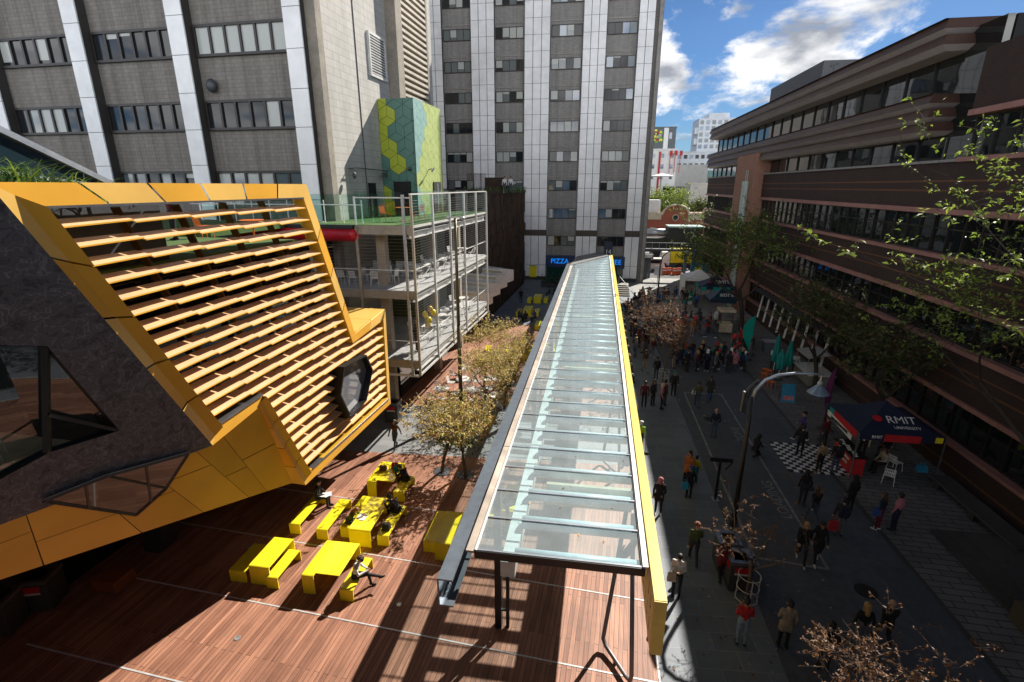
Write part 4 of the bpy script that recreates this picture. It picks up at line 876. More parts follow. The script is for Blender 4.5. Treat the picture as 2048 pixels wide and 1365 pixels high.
dgr=[MLeaf('deep_leaf',(.035,.06,.016),(.07,.1,.025)),MLeaf('mixed_leaf',(.06,.085,.02),(.12,.15,.04)),MLeaf('autumn_leaf',(.11,.075,.025),(.2,.14,.05))]
glf=[MLeaf('glossy_leaf',(.02,.06,.02),(.06,.12,.05)),MLeaf('green_leaf_two',(.05,.1,.03),(.1,.18,.06)),MLeaf('green_leaf_three',(.03,.07,.03),(.07,.13,.04))]
def tree(label,loc,mesh,leaf,bk,name='tree',group=None,lower=None):
    t=thing(name,label,'tree',local=True); t.location=loc
    if group: t['group']=group
    mesh[0].build('trunk',bk,t,smooth=True); mesh[1].build('crown',leaf,t)
    if lower: lower.build('lower_leaves',glf,t)
    return t
def ring(t):
    m_=MB(); m_.lathe([(.18,.012),(.42,.012),(.42,.004),(.18,.004)],24); m_.build('tree_grate',darkgrey,t)
ct=[(-6.46,20.2,5.0,'autumn tree nearest the yellow tables, tan seed heads and a few green leaves'),(-5.3,20.1,4.9,'autumn tree standing beside the nearest one, closer to the canopy'),(-6.0,26.8,5.0,'autumn tree just right of the courtyard lamp post'),(-4.7,27.6,5.2,'autumn tree between the lamp post tree and the canopy'),(-6.6,30.6,5.4,'autumn tree with a wide golden crown behind the cafe tables'),(-4.6,31.6,5.3,'autumn tree against the canopy gutter farther back'),(-3.6,24.4,4.6,'small autumn tree tucked close under the canopy gutter')]
for i,(x,y,h,lab) in enumerate(ct):
    tm=tree_mesh(20+i,h,1.75,.085,.95,4,3300,.11,up=.5,kids=3,tipr=.38)
    low=MB(); rr=random.Random(i)
    if i in (0,1,3):
        for k in range(260):
            c=Vector((rr.gauss(.1,.35),rr.gauss(0,.35),1.85+rr.gauss(0,.3))); u=Vector((rr.gauss(0,1),rr.gauss(0,1),rr.gauss(-.5,.5))).normalized(); v=u.cross(Vector((0,0,1))).normalized(); s=.2
            low.add([c,c+u*s*.5+v*.04,c+u*s,c+u*s*.5-v*.04],[(0,1,2,3)],rr.randrange(3))
    t=tree(lab,(x,y,0),tm,tan,bark,'courtyard_tree','autumn trees in the courtyard',low if low.v else None); ring(t)
def guard(t):
    m_=MB()
    for z in (.12,.55,1.0): m_.tube([(.34*math.cos(k*PI/10),.34*math.sin(k*PI/10),z) for k in range(21)],.014,6,cap=False)
    for k in range(4): m_.beam((.34*math.cos(k*PI/2),.34*math.sin(k*PI/2),0),(.34*math.cos(k*PI/2),.34*math.sin(k*PI/2),1.0),.02,.03)
    m_.build('tree_guard',steelw,t)
for i,(x,y,h,sp,nl,lab) in enumerate(((5.42,33.2,6.4,.75,5200,'brown leaved street tree in the middle of the crowd with white guard rings'),(5.6,14.2,5.0,.9,520,'half bare brown street tree beside the two litter bins with white guard rings'),(6.5,9.0,4.75,.78,1500,'brown leaved street tree whose top shows at the bottom edge right of centre'))):
    tm=tree_mesh(60+i*3,h,1.7 if i!=1 else 1.9,.07,sp,4,nl,.08,up=.8 if i!=1 else .55,kids=3,tipr=.36 if i!=1 else .26); t=tree(lab,(x,y,0),tm,brn,bark,'street_tree','brown street trees along the laneway'); guard(t)
tm=tree_mesh(91,18.2,3.8,.26,.9,5,11500,.145,up=.38,kids=3,tipr=.5); tree('tall fresh green tree with bare twigs in front of the brick building at far right',(15.95,16.2,0),tm,grn,barkd,'plane_tree')
tm=tree_mesh(44,13.2,4.2,.22,.9,5,8500,.22,up=.6,kids=3,tipr=.75); tree('dense dark green tree beside the brick pier and tents',(14.3,47.5,0),tm,[grn[2],dgr[1],grn[0]],barkd,'laneway_tree')
tm=tree_mesh(47,8.8,3.0,.16,.9,4,3000,.22,up=.55,kids=3,tipr=.7); tree('dark tree with mixed leaves in front of the brick wall above the umbrellas',(15.2,33.5,0),tm,dgr,barkd,'laneway_tree')
tm=tree_mesh(49,8.2,3.0,.16,.9,4,2600,.22,up=.55,kids=3,tipr=.7); tree('dark tree behind the navy marquee against the brick wall',(16.0,27.0,0),tm,dgr,barkd,'laneway_tree')
tm=tree_mesh(51,14.5,6,.3,.8,4,3600,.5,up=.5,kids=4,tipr=1.6); tree('round leafy tree at the corner of the tower beyond the gate',(15.2,118,0),tm,grn,barkd,'background_tree')
for k,(x,y,lab) in enumerate(((22.5,124,'olive tree left of a pair behind the red brick parapet'),(26.2,128,'olive tree right of a pair behind the red brick parapet'))):
    tm=tree_mesh(53+k,12.2,5,.3,.9,4,3200,.5,up=.5,kids=4,tipr=1.5); tree(lab,(x,y,0),tm,[dgr[1],grn[2],dgr[1]],barkd,'background_tree')
# terrace planting
def strappy(loc,n,L_,label,seed,group='plants in the roof planters'):
    rr=random.Random(seed); m_=MB()
    for i in range(n):
        a=rr.uniform(0,6.28); p=Vector((rr.gauss(0,.3),rr.gauss(0,.3),0)); d=Vector((math.cos(a),math.sin(a),0)); s=Vector((-d.y,d.x,0))*.022*L_; q=[]; 
        for k in range(5):
            t=k/4; c=p+d*(L_*.55*t*t)+Vector((0,0,L_*(t*1.0-.45*t*t))); q+=[c-s*(1-t*.95),c+s*(1-t*.95)]
        m_.add(q,[(2*k,2*k+1,2*k+3,2*k+2) for k in range(4)],rr.randrange(3))
    o=m_.build('strappy_plant',[glf[1],grn[0],glf[2]]); o.location=loc; return tag(o,label,'plant',group)
pl_=thing('roof_planter','long dark planter trough behind the yellow parapet','planter',tuple(L3(-12.2,7.5,11.1)))
b=MB(TLM); b.box(-12.6,-11.7,6.5,11.3,11.15,12.55); b.build('trough',darkgrey,pl_); b=MB(TLM); b.box(-12.5,-11.8,6.6,11.2,12.5,12.58); b.build('soil',M('soil_dark',(.03,.02,.012),.9),pl_)
for k in range(6): strappy(L3(-12.15,8.3+k*.33,12.56),46,1.75-.19*k,'%s strappy green plant from the left above the yellow parapet'%ORD[k],k)
for k in range(7): strappy(L3(-13.2+.25*k,45.0+k*3,12.3),26,1.3,'%s dark plant from the near end on the rust building roof'%ORD[k],20+k)
# ================================================================== people
def capmesh(mb,p,q,r0,r1,n=10):
    p=Vector(p);q=Vector(q)
    if (q-p).length<1e-4: mb.ball(p,r0,n,8); return
    mb.tube([p,q],[r0,r1],n); mb.ball(p,r0,n,8); mb.ball(q,r1,n,8)
def body_mesh(J,coat=None,pack=False,fem=False,seated=False):
    V=Vector; P=V(J['P']);C=V(J['C']);N_=V(J['N']);Hd=V(J['H']); pr=[]
    def c(p,q,r0,r1,z): pr.append((V(p),V(q),r0,r1,z))
    rx=V((1,0,0)); sw=.155 if fem else .175
    tf=J.get('hf',V((0,1,0))); hr=tf.cross(V((0,0,1))).normalized(); hu=hr.cross(tf).normalized()
    # torso: three columns make an oval trunk, waist narrower than chest and hips
    W=P.lerp(C,.45)
    for s in (-1,1):
        c(P+rx*.065*s,W+rx*.05*s,.108 if fem else .1,.088,2 if not coat else 1); c(W+rx*.05*s,C+rx*.085*s,.09,.105 if not fem else .098,1); c(C+rx*.085*s,C+rx*(sw-.03)*s+V((0,0,.085)),.1,.06,1)
        c(C+rx*.08*s,N_+rx*.03*s-V((0,0,.04)),.09,.055,1)
    c(P+V((0,0,.06)),W,.1,.1,1); c(W,C+V((0,0,.04)),.1,.105,1); c(P-V((0,0,.02)),P+V((0,0,.05)),.105,.1,2 if not coat else 1)
    c(N_-V((0,0,.03)),Hd-hu*.06,.052,.05,0)
    # head
    c(Hd+hu*.025-tf*.012,Hd+hu*.03-tf*.012,.088,.088,0); c(Hd+tf*.015-hu*.02,Hd+tf*.03-hu*.075,.072,.045,0)
    c(Hd+tf*.088+hu*.012,Hd+tf*.104-hu*.022,.010,.015,0)
    for s in (-1,1): c(Hd+hr*.086*s,Hd+hr*.088*s-hu*.025,.018,.014,0); c(Hd+tf*.082+hr*.032*s+hu*.012,Hd+tf*.083+hr*.034*s+hu*.012,.012,.012,4); c(Hd+tf*.086+hr*.02*s+hu*.032,Hd+tf*.08+hr*.045*s+hu*.032,.008,.006,4)
    c(Hd+tf*.083-hr*.02-hu*.052,Hd+tf*.083+hr*.02-hu*.052,.008,.008,5)
    for k,s in (('L',-1),('R',1)):
        sh=C+rx*sw*s+V((0,0,.09)); el=V(J['e'+k]); wr=V(J['w'+k]); c(sh,el,.056,.045,1); c(el,wr,.046,.033,1)
        hd=V(J.get('h'+k,wr-el)).normalized(); side=hd.cross(V((0,1,0)) if abs(hd.y)<.8 else V((0,0,1))).normalized(); nrm=side.cross(hd)
        pc=wr+hd*.075; c(wr,wr+hd*.03,.026,.028,0); c(wr+hd*.03-side*.018,pc-side*.022,.02,.018,0); c(wr+hd*.03+side*.018,pc+side*.022,.02,.018,0)
        for f,(o,l) in enumerate(((-.033,.062),(-.012,.075),(.011,.07),(.033,.055))):
            b0=pc+side*o; m=b0+hd*l*.55+nrm*.006; t=m+hd*l*.4+nrm*.022*1.0; c(b0,m,.0095,.009,0); c(m,t,.009,.0075,0)
        tb=wr+hd*.03-side*.03; c(tb,tb+hd*.03-side*.028+nrm*.01,.012,.010,0); c(tb+hd*.03-side*.028+nrm*.01,tb+hd*.06-side*.03+nrm*.022,.010,.008,0)
        hp=P+rx*.088*s-V((0,0,.03)); kn=V(J['k'+k]); an=V(J['a'+k]); c(hp,kn,.088,.06,2); c(kn,kn.lerp(an,.35),.058,.056,2); c(kn.lerp(an,.35),an,.056,.042,2)
        td=V(J.get('t'+k,(0,1,0))).normalized(); c(an-V((0,0,.03))-td*.03,an-V((0,0,.045))+td*.05,.042,.04,3); c(an-V((0,0,.05))+td*.05,an-V((0,0,.06))+td*.15,.04,.03,3)
        if coat: c(hp,hp.lerp(kn,coat),.112,.105,1)
    if coat: c(P,P.lerp((V(J['kL'])+V(J['kR']))/2,coat),.12,.1,1)
    if pack: 
        for s in (-1,1): c(C+V((.07*s,-.17,.02)),C+V((.08*s,-.18,-.26)),.1,.1,6)
    mb=MB()
    for p,q,r0,r1,z in pr: capmesh(mb,p,q,r0,r1)
    me=bpy.data.meshes.new('tmp'); me.from_pydata(mb.v,[],mb.f); ob=bpy.data.objects.new('tmp',me); COL.objects.link(ob)
    rm=ob.modifiers.new('r','REMESH'); rm.mode='VOXEL'; rm.voxel_size=.0125; rm.use_smooth_shade=True
    sm=ob.modifiers.new('s','SMOOTH'); sm.iterations=2; sm.factor=.4
    dg=bpy.context.evaluated_depsgraph_get(); dg.update(); out=bpy.data.meshes.new_from_object(ob.evaluated_get(dg)); bpy.data.objects.remove(ob); bpy.data.meshes.remove(me)
    nf=len(out.polygons); ce=np.empty(nf*3); out.polygons.foreach_get('center',ce); ce=ce.reshape(-1,3); best=np.full(nf,9.); zn=np.zeros(nf,int)
    for p,q,r0,r1,z in pr:
        p=np.array(p);d=np.array(q)-p; L2=max(d@d,1e-9); t=np.clip(((ce-p)@d)/L2,0,1); ds=np.linalg.norm(ce-p-t[:,None]*d,axis=1)-(r0+(r1-r0)*t)
        m=ds<best; best[m]=ds[m]; zn[m]=z
    out.materials.clear()
    for k in range(7): out.materials.append(None)
    out.polygons.foreach_set('material_index',zn); out.polygons.foreach_set('use_smooth',[True]*nf); out.update(); return out
ST=dict(P=(0,0,.93),C=(0,0,1.27),N=(0,.01,1.44),H=(0,.035,1.585),eL=(-.235,-.03,1.1),eR=(.235,-.03,1.1),wL=(-.24,.05,.87),wR=(.24,.05,.87),kL=(-.1,.025,.5),kR=(.1,.025,.5),aL=(-.105,0,.09),aR=(.105,0,.09))
def pose(**k): d=dict(ST); d.update(k); return d
down=Vector((0,.86,-.5)).normalized()
POSES={
 'stand':(pose(),{}), 
 'stand_fem':(pose(kL=(-.08,.03,.5),kR=(.09,.0,.5),aL=(-.09,.02,.09),aR=(.08,-.02,.09)),dict(fem=True)),
 'phone':(pose(eL=(-.22,.03,1.1),eR=(.22,.03,1.1),wL=(-.07,.27,1.15),wR=(.06,.28,1.17),hf=down,H=(0,.06,1.57)),{}),
 'walk':(pose(kL=(-.09,.2,.52),aL=(-.09,.32,.1),kR=(.09,.02,.49),aR=(.09,-.3,.16),eL=(-.22,-.14,1.12),wL=(-.24,-.2,.9),eR=(.22,.1,1.11),wR=(.2,.26,.95),tR=(0,1,-.6),tL=(0,1,.2)),{}),
 'walk_coat':(pose(kR=(.09,.18,.52),aR=(.09,.28,.1),kL=(-.09,.02,.49),aL=(-.09,-.27,.15),eR=(.22,-.12,1.12),wR=(.24,-.16,.9),eL=(-.22,.08,1.11),wL=(-.2,.24,.95),tL=(0,1,-.6)),dict(coat=.55,fem=True)),
 'coat':(pose(eL=(-.23,.02,1.1),wL=(-.12,.2,1.02)),dict(coat=.5)),
 'pack':(pose(),dict(pack=True)),
 'sit':(pose(P=(0,0,.55),C=(0,.04,.89),N=(0,.07,1.06),H=(0,.11,1.2),kL=(-.11,.42,.5),kR=(.11,.42,.5),aL=(-.11,.42,.09),aR=(.11,.40,.09),eL=(-.23,.08,.72),eR=(.23,.08,.72),wL=(-.1,.3,.66),wR=(.1,.32,.66),hf=down),{}),
 'sit_lean':(pose(P=(0,0,.55),C=(0,.2,.83),N=(0,.32,.95),H=(0,.4,1.05),kL=(-.11,.42,.5),kR=(.11,.42,.5),aL=(-.11,.36,.09),aR=(.11,.34,.09),eL=(-.26,.36,.72),eR=(.26,.36,.72),wL=(-.1,.56,.78),wR=(.12,.58,.78),hf=Vector((0,.6,-.8)).normalized()),{}),
 'sit_cross':(pose(P=(0,0,.55),C=(0,.1,.87),N=(0,.17,1.02),H=(0,.25,1.14),kL=(-.09,.43,.5),aL=(-.09,.5,.1),kR=(.06,.44,.6),aR=(-.02,.85,.42),tR=(0,.9,.5),eL=(-.24,.2,.72),eR=(.24,.2,.72),wL=(-.06,.42,.74),wR=(.08,.42,.74),hf=Vector((0,.55,-.83)).normalized()),{}),
 'kneel':(pose(P=(0,-.05,.42),C=(0,.05,.75),N=(0,.1,.91),H=(0,.14,1.05),kL=(-.1,.3,.42),aL=(-.1,.22,.09),kR=(.11,.22,.09),aR=(.11,-.2,.09),tR=(0,.3,-1),eL=(-.23,.12,.6),eR=(.23,.14,.6),wL=(-.1,.38,.55),wR=(.12,.4,.55),hf=down),dict(coat=.3)),
}
PM={}
for k,(J,o) in POSES.items(): PM[k]=(body_mesh(J,**o),J)
def hair_mesh(kind):
    mb=MB()
    if kind=='short': mb.ball((0,-.022,.045),(.097,.108,.085),16,10); mb.ball((0,-.05,-.01),(.088,.075,.09),14,8)
    elif kind=='curly':
        rr=random.Random(3); 
        for k in range(60):
            a=rr.uniform(0,6.28); e=rr.uniform(-.15,1.5); p=Vector((math.cos(a)*math.cos(e)*.1,math.sin(a)*math.cos(e)*.105-.03,math.sin(e)*.1+.03))
            if p.y>.06 and p.z<.06: continue
            mb.ball(p,rr.uniform(.025,.04),7,5)
    elif kind=='long': 
        mb.ball((0,-.022,.045),(.1,.11,.085),16,10)
        for x,y,z,r,hh in ((0,-.075,-.1,.075,.2),(-.07,-.03,-.09,.04,.17),(.07,-.03,-.09,.04,.17),(0,-.1,-.18,.07,.14)): mb.ball((x,y,z),(r,r*.7,hh),10,8)
    elif kind=='bun': mb.ball((0,-.022,.045),(.097,.108,.085),16,10); mb.ball((0,-.05,-.01),(.086,.07,.09),14,8); mb.ball((0,-.1,.11),.05,10,8)
    elif kind=='hood': mb.ball((0,-.03,.02),(.118,.115,.13),16,10); mb.ball((0,-.06,-.12),(.13,.08,.08),12,8)
    elif kind=='cap': 
        mb.ball((0,-.015,.055),(.1,.108,.07),16,10); mb.ball((0,-.06,-.01),(.08,.06,.08),12,8); mb.hexa([(-.07,.06,.045),(.07,.06,.045),(.06,.17,.03),(-.06,.17,.03),(-.07,.06,.06),(.07,.06,.06),(.06,.17,.04),(-.06,.17,.04)])
    me=bpy.data.meshes.new('hair'); me.from_pydata(mb.v,[],mb.f); me.polygons.foreach_set('use_smooth',[True]*len(me.polygons)); me.materials.append(None); me.update(); return me
HM={k:hair_mesh(k) for k in ('short','curly','long','bun','hood','cap')}
CL={'black':(.012,.012,.014),'charcoal':(.03,.031,.034),'navy':(.012,.016,.04),'grey':(.14,.14,.15),'white':(.7,.7,.69),'cream':(.5,.42,.3),'beige':(.33,.27,.21),'brown':(.1,.05,.025),'maroon':(.13,.015,.02),'red':(.45,.02,.025),'green':(.06,.09,.025),'olive':(.09,.085,.04),'teal':(.0,.2,.19),'blue':(.03,.08,.28),'denim':(.05,.08,.14),'pale blue':(.22,.33,.42),'pink':(.55,.2,.24),'purple':(.07,.04,.2),'orange':(.4,.13,.03),'yellow':(.5,.42,.02),'lime':(.4,.75,.05),'tan':(.36,.24,.13)}
cm={k:M('cloth_'+k.replace(' ','_'),v,.85,var=.22,scale=9,dirt=.2,bump=.6) for k,v in CL.items()}
skins=[M('skin_light',(.5,.3,.21),.5,var=.05),M('skin_medium',(.36,.2,.12),.5,var=.05),M('skin_dark',(.13,.065,.04),.5,var=.05)]
eye=M('eye_dark',(.01,.01,.01),.3); lip=M('lip',(.3,.09,.08),.5)
hm={'black':M('hair_black',(.012,.01,.009),.55),'brown':M('hair_brown',(.06,.03,.017),.55),'red':M('hair_red',(.2,.06,.02),.55),'blond':M('hair_blond',(.38,.25,.09),.55),'grey':M('hair_grey',(.35,.33,.32),.6)}
def person(ps,x,y,face,top,bot,hair,hc,label,z=0,s=1.0,shoes='black',skin=None,pk='navy',group=None):
    me,J=PM[ps]; o=bpy.data.objects.new('person',me); COL.objects.link(o); o.location=(x,y,z); o.rotation_euler=(0,0,R(face)); o.scale=(s,)*3; WL[o.name]=(0,0,0)
    sk=skins[skin if skin is not None else random.choice([0,0,1,1,2])]
    for i,m in enumerate((sk,cm[top],cm[bot],cm[shoes],eye,lip,cm[pk])):
        o.material_slots[i].link='OBJECT'; o.material_slots[i].material=m
    if hair:
        h=bpy.data.objects.new('hair' if hair not in('cap','hood') else hair,HM[hair]); COL.objects.link(h); h.parent=o; h.location=J['H']
        tf=J.get('hf'); 
        if tf is not None: h.rotation_euler=(math.atan2(tf.z,tf.y)*.8,0,0)
        h.material_slots[0].link='OBJECT'; h.material_slots[0].material=cm[hc] if hc in cm and hair in('cap','hood') else hm[hc]
        WL[h.name]=(0,0,0)
    return tag(o,label,'person',group)
LBL=set()
# courtyard
person('walk',-9.45,21.95,172,'brown','denim','long','black','woman in patterned brown jacket and blue jeans walking alone on the pale path',s=.97,skin=1,shoes='brown')
person('sit',-10.85,16.75,-80,'black','charcoal','short','black','person in a dark top reading white papers on the long yellow bench nearest the building',skin=1)
person('sit_lean',-8.85,15.45,-85,'green','charcoal','long','red','girl with long red brown hair leaning over papers at the large yellow table',skin=0,s=.95)
person('sit_lean',-7.12,16.35,80,'black','black','short','black','man in black resting on the right side of the large yellow table',skin=0)
person('sit_lean',-7.55,18.55,75,'black','black','short','black','person in black bending over the table with the red bag',skin=0)
person('sit_cross',-7.3,12.75,-78,'white','black','curly','brown','person with curly hair in a white hoodie, legs crossed, on a yellow bench',skin=0)
person('sit_lean',-3.05,17.2,-80,'black','charcoal','short','black','person in black seated at the table under the canopy glass',skin=0)
person('stand',-7.6,56.5,170,'black','navy','short','black','lone dark figure standing by the white faceted balcony',skin=1)
for k,(x,y,f,t,h) in enumerate(((-6.7,48.2,-60,'denim','grey'),(-5.9,47.6,20,'black','black'),(-5.0,47.9,60,'purple','black'))): person('sit',x,y,f,t,'black','long' if k!=0 else 'short',h,'%s of three people sitting at the shaded yellow tables behind the trees'%('leftmost','middle','rightmost')[k])
for k,(x,y) in enumerate(((-3.4,47.5),(-3.1,49.5),(-4.5,60),(-3.8,62))): person('sit',x,y,90,'black','charcoal','short','black','person in black seated beside the canopy gutter, %s from the front'%ORD[k])
# under and beside the canopy, street
person('stand',3.0,23.6,-20,'lime','navy','cap','white','worker in lime hi vis vest and white cap holding a broom beside the yellow beam',skin=1)
person('stand',2.55,17.1,20,'charcoal','charcoal','cap','white','man in white cap and dark jacket half hidden by the yellow beam')
person('coat',3.3,18.45,170,'black','black','hood','pink','person in black patterned outfit with a pink hood facing the canopy',shoes='white')
person('walk_coat',4.9,20.9,150,'orange','black','long','black','woman in rust orange top beside the child in the yellow top')
person('stand',5.25,21.1,-20,'yellow','teal','short','black','child in pale yellow top next to the woman in orange',s=.8)
person('stand_fem',4.75,19.75,10,'black','black','cap','blue','person in black wearing a bright blue cap',s=.93)
person('walk',4.2,15.7,-5,'green','charcoal','curly','red','person with curly red hair in a green jumper walking away',skin=0)
person('walk_coat',5.0,15.0,0,'maroon','black','long','brown','woman in a maroon coat beside the litter bins')
person('phone',3.35,14.05,165,'white','black','short','black','person in white jacket and dark vest carrying a cream tote bag',skin=1)
person('phone',4.95,12.4,-3,'red','pale blue','short','black','person in red and black jacket and pale jeans seen from behind by the tree guard')
person('coat',6.15,12.5,-5,'beige','black','cap','charcoal','person in a beige puffer jacket seen from behind')
person('stand',7.0,11.9,-10,'black','charcoal','short','black','person in black jacket carrying white paper near the bottom edge')
person('stand_fem',8.3,12.75,-5,'black','grey','long','blond','blond long haired person in black walking beside a bald man')
person('walk',9.05,12.95,-5,'black','black',None,'black','bald man in a black jacket behind the bare brown branches',skin=0)
person('walk',8.05,16.35,165,'black','black','long','blond','blond person in black walking over the painted corner line',shoes='white')
person('walk_coat',8.6,16.45,170,'black','black','long','black','long haired person in a black coat walking beside the blond one',shoes='white')
person('pack',10.05,18.1,-15,'charcoal','grey','short','black','person with a navy backpack and a red shopping bag',shoes='black',pk='navy')
person('walk',9.35,18.7,10,'black','denim','long','brown','person in black jacket with long brown hair left of the backpack wearer')
person('stand_fem',9.45,20.0,0,'black','charcoal','long','black','dark haired person directly in front of the checkered mat')
person('stand',11.25,19.85,20,'black','black','hood','black','person in a black hood standing on the sett footpath')
person('stand_fem',11.75,18.7,40,'navy','maroon','long','brown','long haired woman in navy carrying a blue bag beside the person in pink',shoes='white')
person('stand',12.35,18.75,30,'pink','navy','short','black','person in a pink shirt on the footpath facing away')
person('stand',11.2,22.75,20,'tan','black','short','black','person in a tan sweatshirt standing on the checkered mat',shoes='tan')
person('pack',11.95,22.9,0,'black','denim','short','black','person with black backpack on the checkered mat by the red counter',pk='black')
person('phone',10.9,24.3,-30,'black','black','short','black','person in black looking at a phone at the back of the checkered mat')
person('stand',12.55,25.6,200,'maroon','charcoal','short','brown','person in a maroon top standing behind the checkered mat')
person('walk',11.6,26.0,60,'purple','black','curly','black','person in a purple jacket with white shoes beside the mat corner',shoes='white')
person('sit',14.2,23.3,100,'beige','black','long','brown','person seated in a wire chair under the front of the navy marquee')
person('sit',15.2,25.0,120,'black','charcoal','short','black','person seated in the dark at the back of the navy marquee')
person('stand',13.9,24.6,140,'white','black','long','black','person in white sleeves standing behind the red marquee counter')
person('kneel',8.72,24.0,-60,'black','black','hood','black','person all in black crouching on the road by the lamp post')
person('stand',7.1,25.7,0,'navy','denim',None,'grey','grey headed man in a navy jumper and jeans walking up the road',skin=0)
person('walk',6.95,29.6,-10,'olive','denim','bun','brown','person in an olive jacket with a white shoulder bag on the road')
person('walk_coat',7.9,30.6,170,'charcoal','blue','long','black','long haired person in dark coat walking beside the olive jacket')
person('stand',5.8,31.2,-20,'black','black','cap','teal','person in black wearing a teal cap beside the street tree')
for k,(x,y,t,b_,h) in enumerate(((3.75,29.2,'maroon','black','short'),(4.3,29.5,'charcoal','black','long'),(4.75,29.0,'pink','black','hood'),(5.0,29.6,'maroon','charcoal','short'))):
    person('stand',x,y,180+40*k,t,b_,h,'cream' if h=='hood' else 'black','person in %s top, %s from left in the group of four by the yellow beam'%(t,ORD[k]))
person('pack',5.05,34.0,10,'black','charcoal','short','black','person in black with a satchel just behind the guarded street tree',pk='black')
person('walk',4.4,35.4,-160,'brown','beige','long','black','person in brown jacket and beige trousers behind the tree')
person('phone',13.9,37.6,170,'white','black','short','black','person in a white shirt by the closed teal umbrellas',skin=0)
person('stand',15.0,36.5,170,'white','black','long','red','person in white at the food cart under the brick wall')
# seated row on the long ledge beside the canopy beam
for k in range(11):
    y=33+k*2.2; person('sit',3.0+.018*(y-33),y,-85+random.uniform(-25,25),['black','navy','charcoal','grey','maroon','olive','black','brown','navy','white','charcoal'][k],['black','charcoal','beige'][k%3],['short','long','cap'][k%3],['black','brown','navy'][k%3],'person in %s sitting on the ledge beside the canopy, %s from the near end'%(['black','navy','charcoal','grey','maroon','olive','dark','brown','blue','white','smoky'][k],ORD[k]))
# crowds
def crowd(n,cx,cy,sx,sy,place_,seed,tops,facing=None):
    rr=random.Random(seed); pts=[]
    tries=0
    while len(pts)<n and tries<4000:
        tries+=1; x=cx+rr.uniform(-sx,sx); y=cy+rr.uniform(-sy,sy)
        if all((x-a)**2+(y-b_)**2>.2 for a,b_ in pts): pts.append((x,y))
    for x,y in pts:
        for _ in range(60):
            t=rr.choice(tops); bt=rr.choice(['black','charcoal','denim','navy','grey','beige']); h=rr.choice(['short','long','short','curly','bun','hood','cap']); hc=rr.choice(['black','black','brown','blond','brown']) if h not in('cap','hood') else rr.choice(['black','grey','navy','red','white']); ps=rr.choice(['stand','stand_fem','phone','coat','pack','walk','stand'])
            hw={'short':'short %s hair'%hc,'long':'long %s hair'%hc,'curly':'curly %s hair'%hc,'bun':'%s hair in a bun'%hc,'hood':'a %s hood'%hc,'cap':'a %s cap'%hc}[h]
            lab='%sperson, %s top, %s trousers, %s, %s'%({'pack':'backpack ','phone':'phone holding ','coat':'coated ','walk':'walking '}.get(ps,''),t,bt,hw,place_)
            if lab not in LBL: break
        LBL.add(lab)
        person(ps,x,y,(facing if facing is not None else 0)+rr.uniform(-90,90) if facing is not None else rr.uniform(0,360),t,bt,h,hc,lab,s=rr.uniform(.92,1.05),shoes=rr.choice(['black','white','black','brown']),pk=rr.choice(['black','navy','teal','grey']),group='people in the laneway crowd')
dk=['black','black','charcoal','navy','black','charcoal','black','maroon','grey','denim','brown','olive','black','navy']
crowd(34,9.3,37.4,2.7,1.5,'in the road queue',11,dk+['white','teal','blue','pink'],-90)
crowd(36,9.5,47.4,3.1,2.3,'behind the brown tree',12,dk+['white','red','orange'])
crowd(28,8.9,57.4,3.4,3.8,'on the sunny forecourt',13,dk+['white','beige','blue'])
crowd(24,4.9,49,1.1,8,'along the paved walk',14,dk+['white','orange'])
crowd(5,12.6,42.3,.7,1.1,'near the teal flag counter',15,['red','black','white','red'])
crowd(9,4.9,40.0,.9,3,'left of brown tree',16,dk)
crowd(4,12.4,67,1.6,2.5,'near the gate',17,['white','grey','blue','black'])
person('coat',12.0,39.6,-60,'red','black','long','black','person in a bright red coat at the right end of the queue'); person('coat',12.75,39.3,-120,'grey','grey','short','black','person in long pale grey clothes at the right end of the queue')
for k,(x,y) in enumerate(((-13.2,60.5),(-12.6,60.8))): person('stand',*L3(x+1.1,y-6)[:2],180,'white','denim','short','black','%s of two people in white on the rust building roof terrace'%('left','right')[k],z=12.3)
for k,(a,b_,t) in enumerate(((-11.0,25.9,'black'),(-13.9,26.0,'white'),(-13.4,26.6,'black'),(-14.7,26.4,'denim'))): person('sit' if k else 'stand_fem',*L3(a,b_)[:2],-40,t,'black','long','brown','person in %s at the balloon table of the lowest balcony, %s'%(t,('at the corner','by the column','behind the column','farthest left')[k]),z=3.9)
person('sit',*L3(-12.9,8.75)[:2],-60,'black','black','short','black','person in black lounging on the terrace turf behind the top left louvres',z=11.0)
person('stand',*L3(-15.5,15.4)[:2],150,'maroon','black','short','black','person in maroon standing on the terrace behind the louvres',z=11.15)
# hand held and resting things
def bag(label,loc,mat,sz=(.3,.12,.32),name='bag',cat='bag',rz=0):
    t=thing(name,label,cat,local=True); t.location=loc; t.rotation_euler=(0,0,rz); w_,d,h=sz; m_=MB(); m_.hexa([(-w_/2,-d/2,0),(w_/2,-d/2,0),(w_/2,d/2,0),(-w_/2,d/2,0),(-w_*.44,-d*.3,h),(w_*.44,-d*.3,h),(w_*.44,d*.3,h),(-w_*.44,d*.3,h)]); m_.build('pouch',mat,t,bevel=.02)
    m_=MB(); m_.tube([(-w_*.25,0,h-.02),(-w_*.22,0,h+.13),(w_*.22,0,h+.13),(w_*.25,0,h-.02)],.012,6); m_.build('strap',mat,t)
bag('cream tote bag with blue and red print held by the person in white',(3.12,13.85,.75),cm['cream']); bag('red shopping bag held by the backpack wearer',(9.75,17.95,.35),cm['red'],(.36,.14,.4))
bag('bright blue bag lying at the right foot of the navy marquee',(16.15,23.7,0),M('bag_blue',(.03,.3,.5),.5),(.45,.3,.3)); bag('blue bag hanging from the woman in navy',(11.5,18.55,.75),cm['blue'])
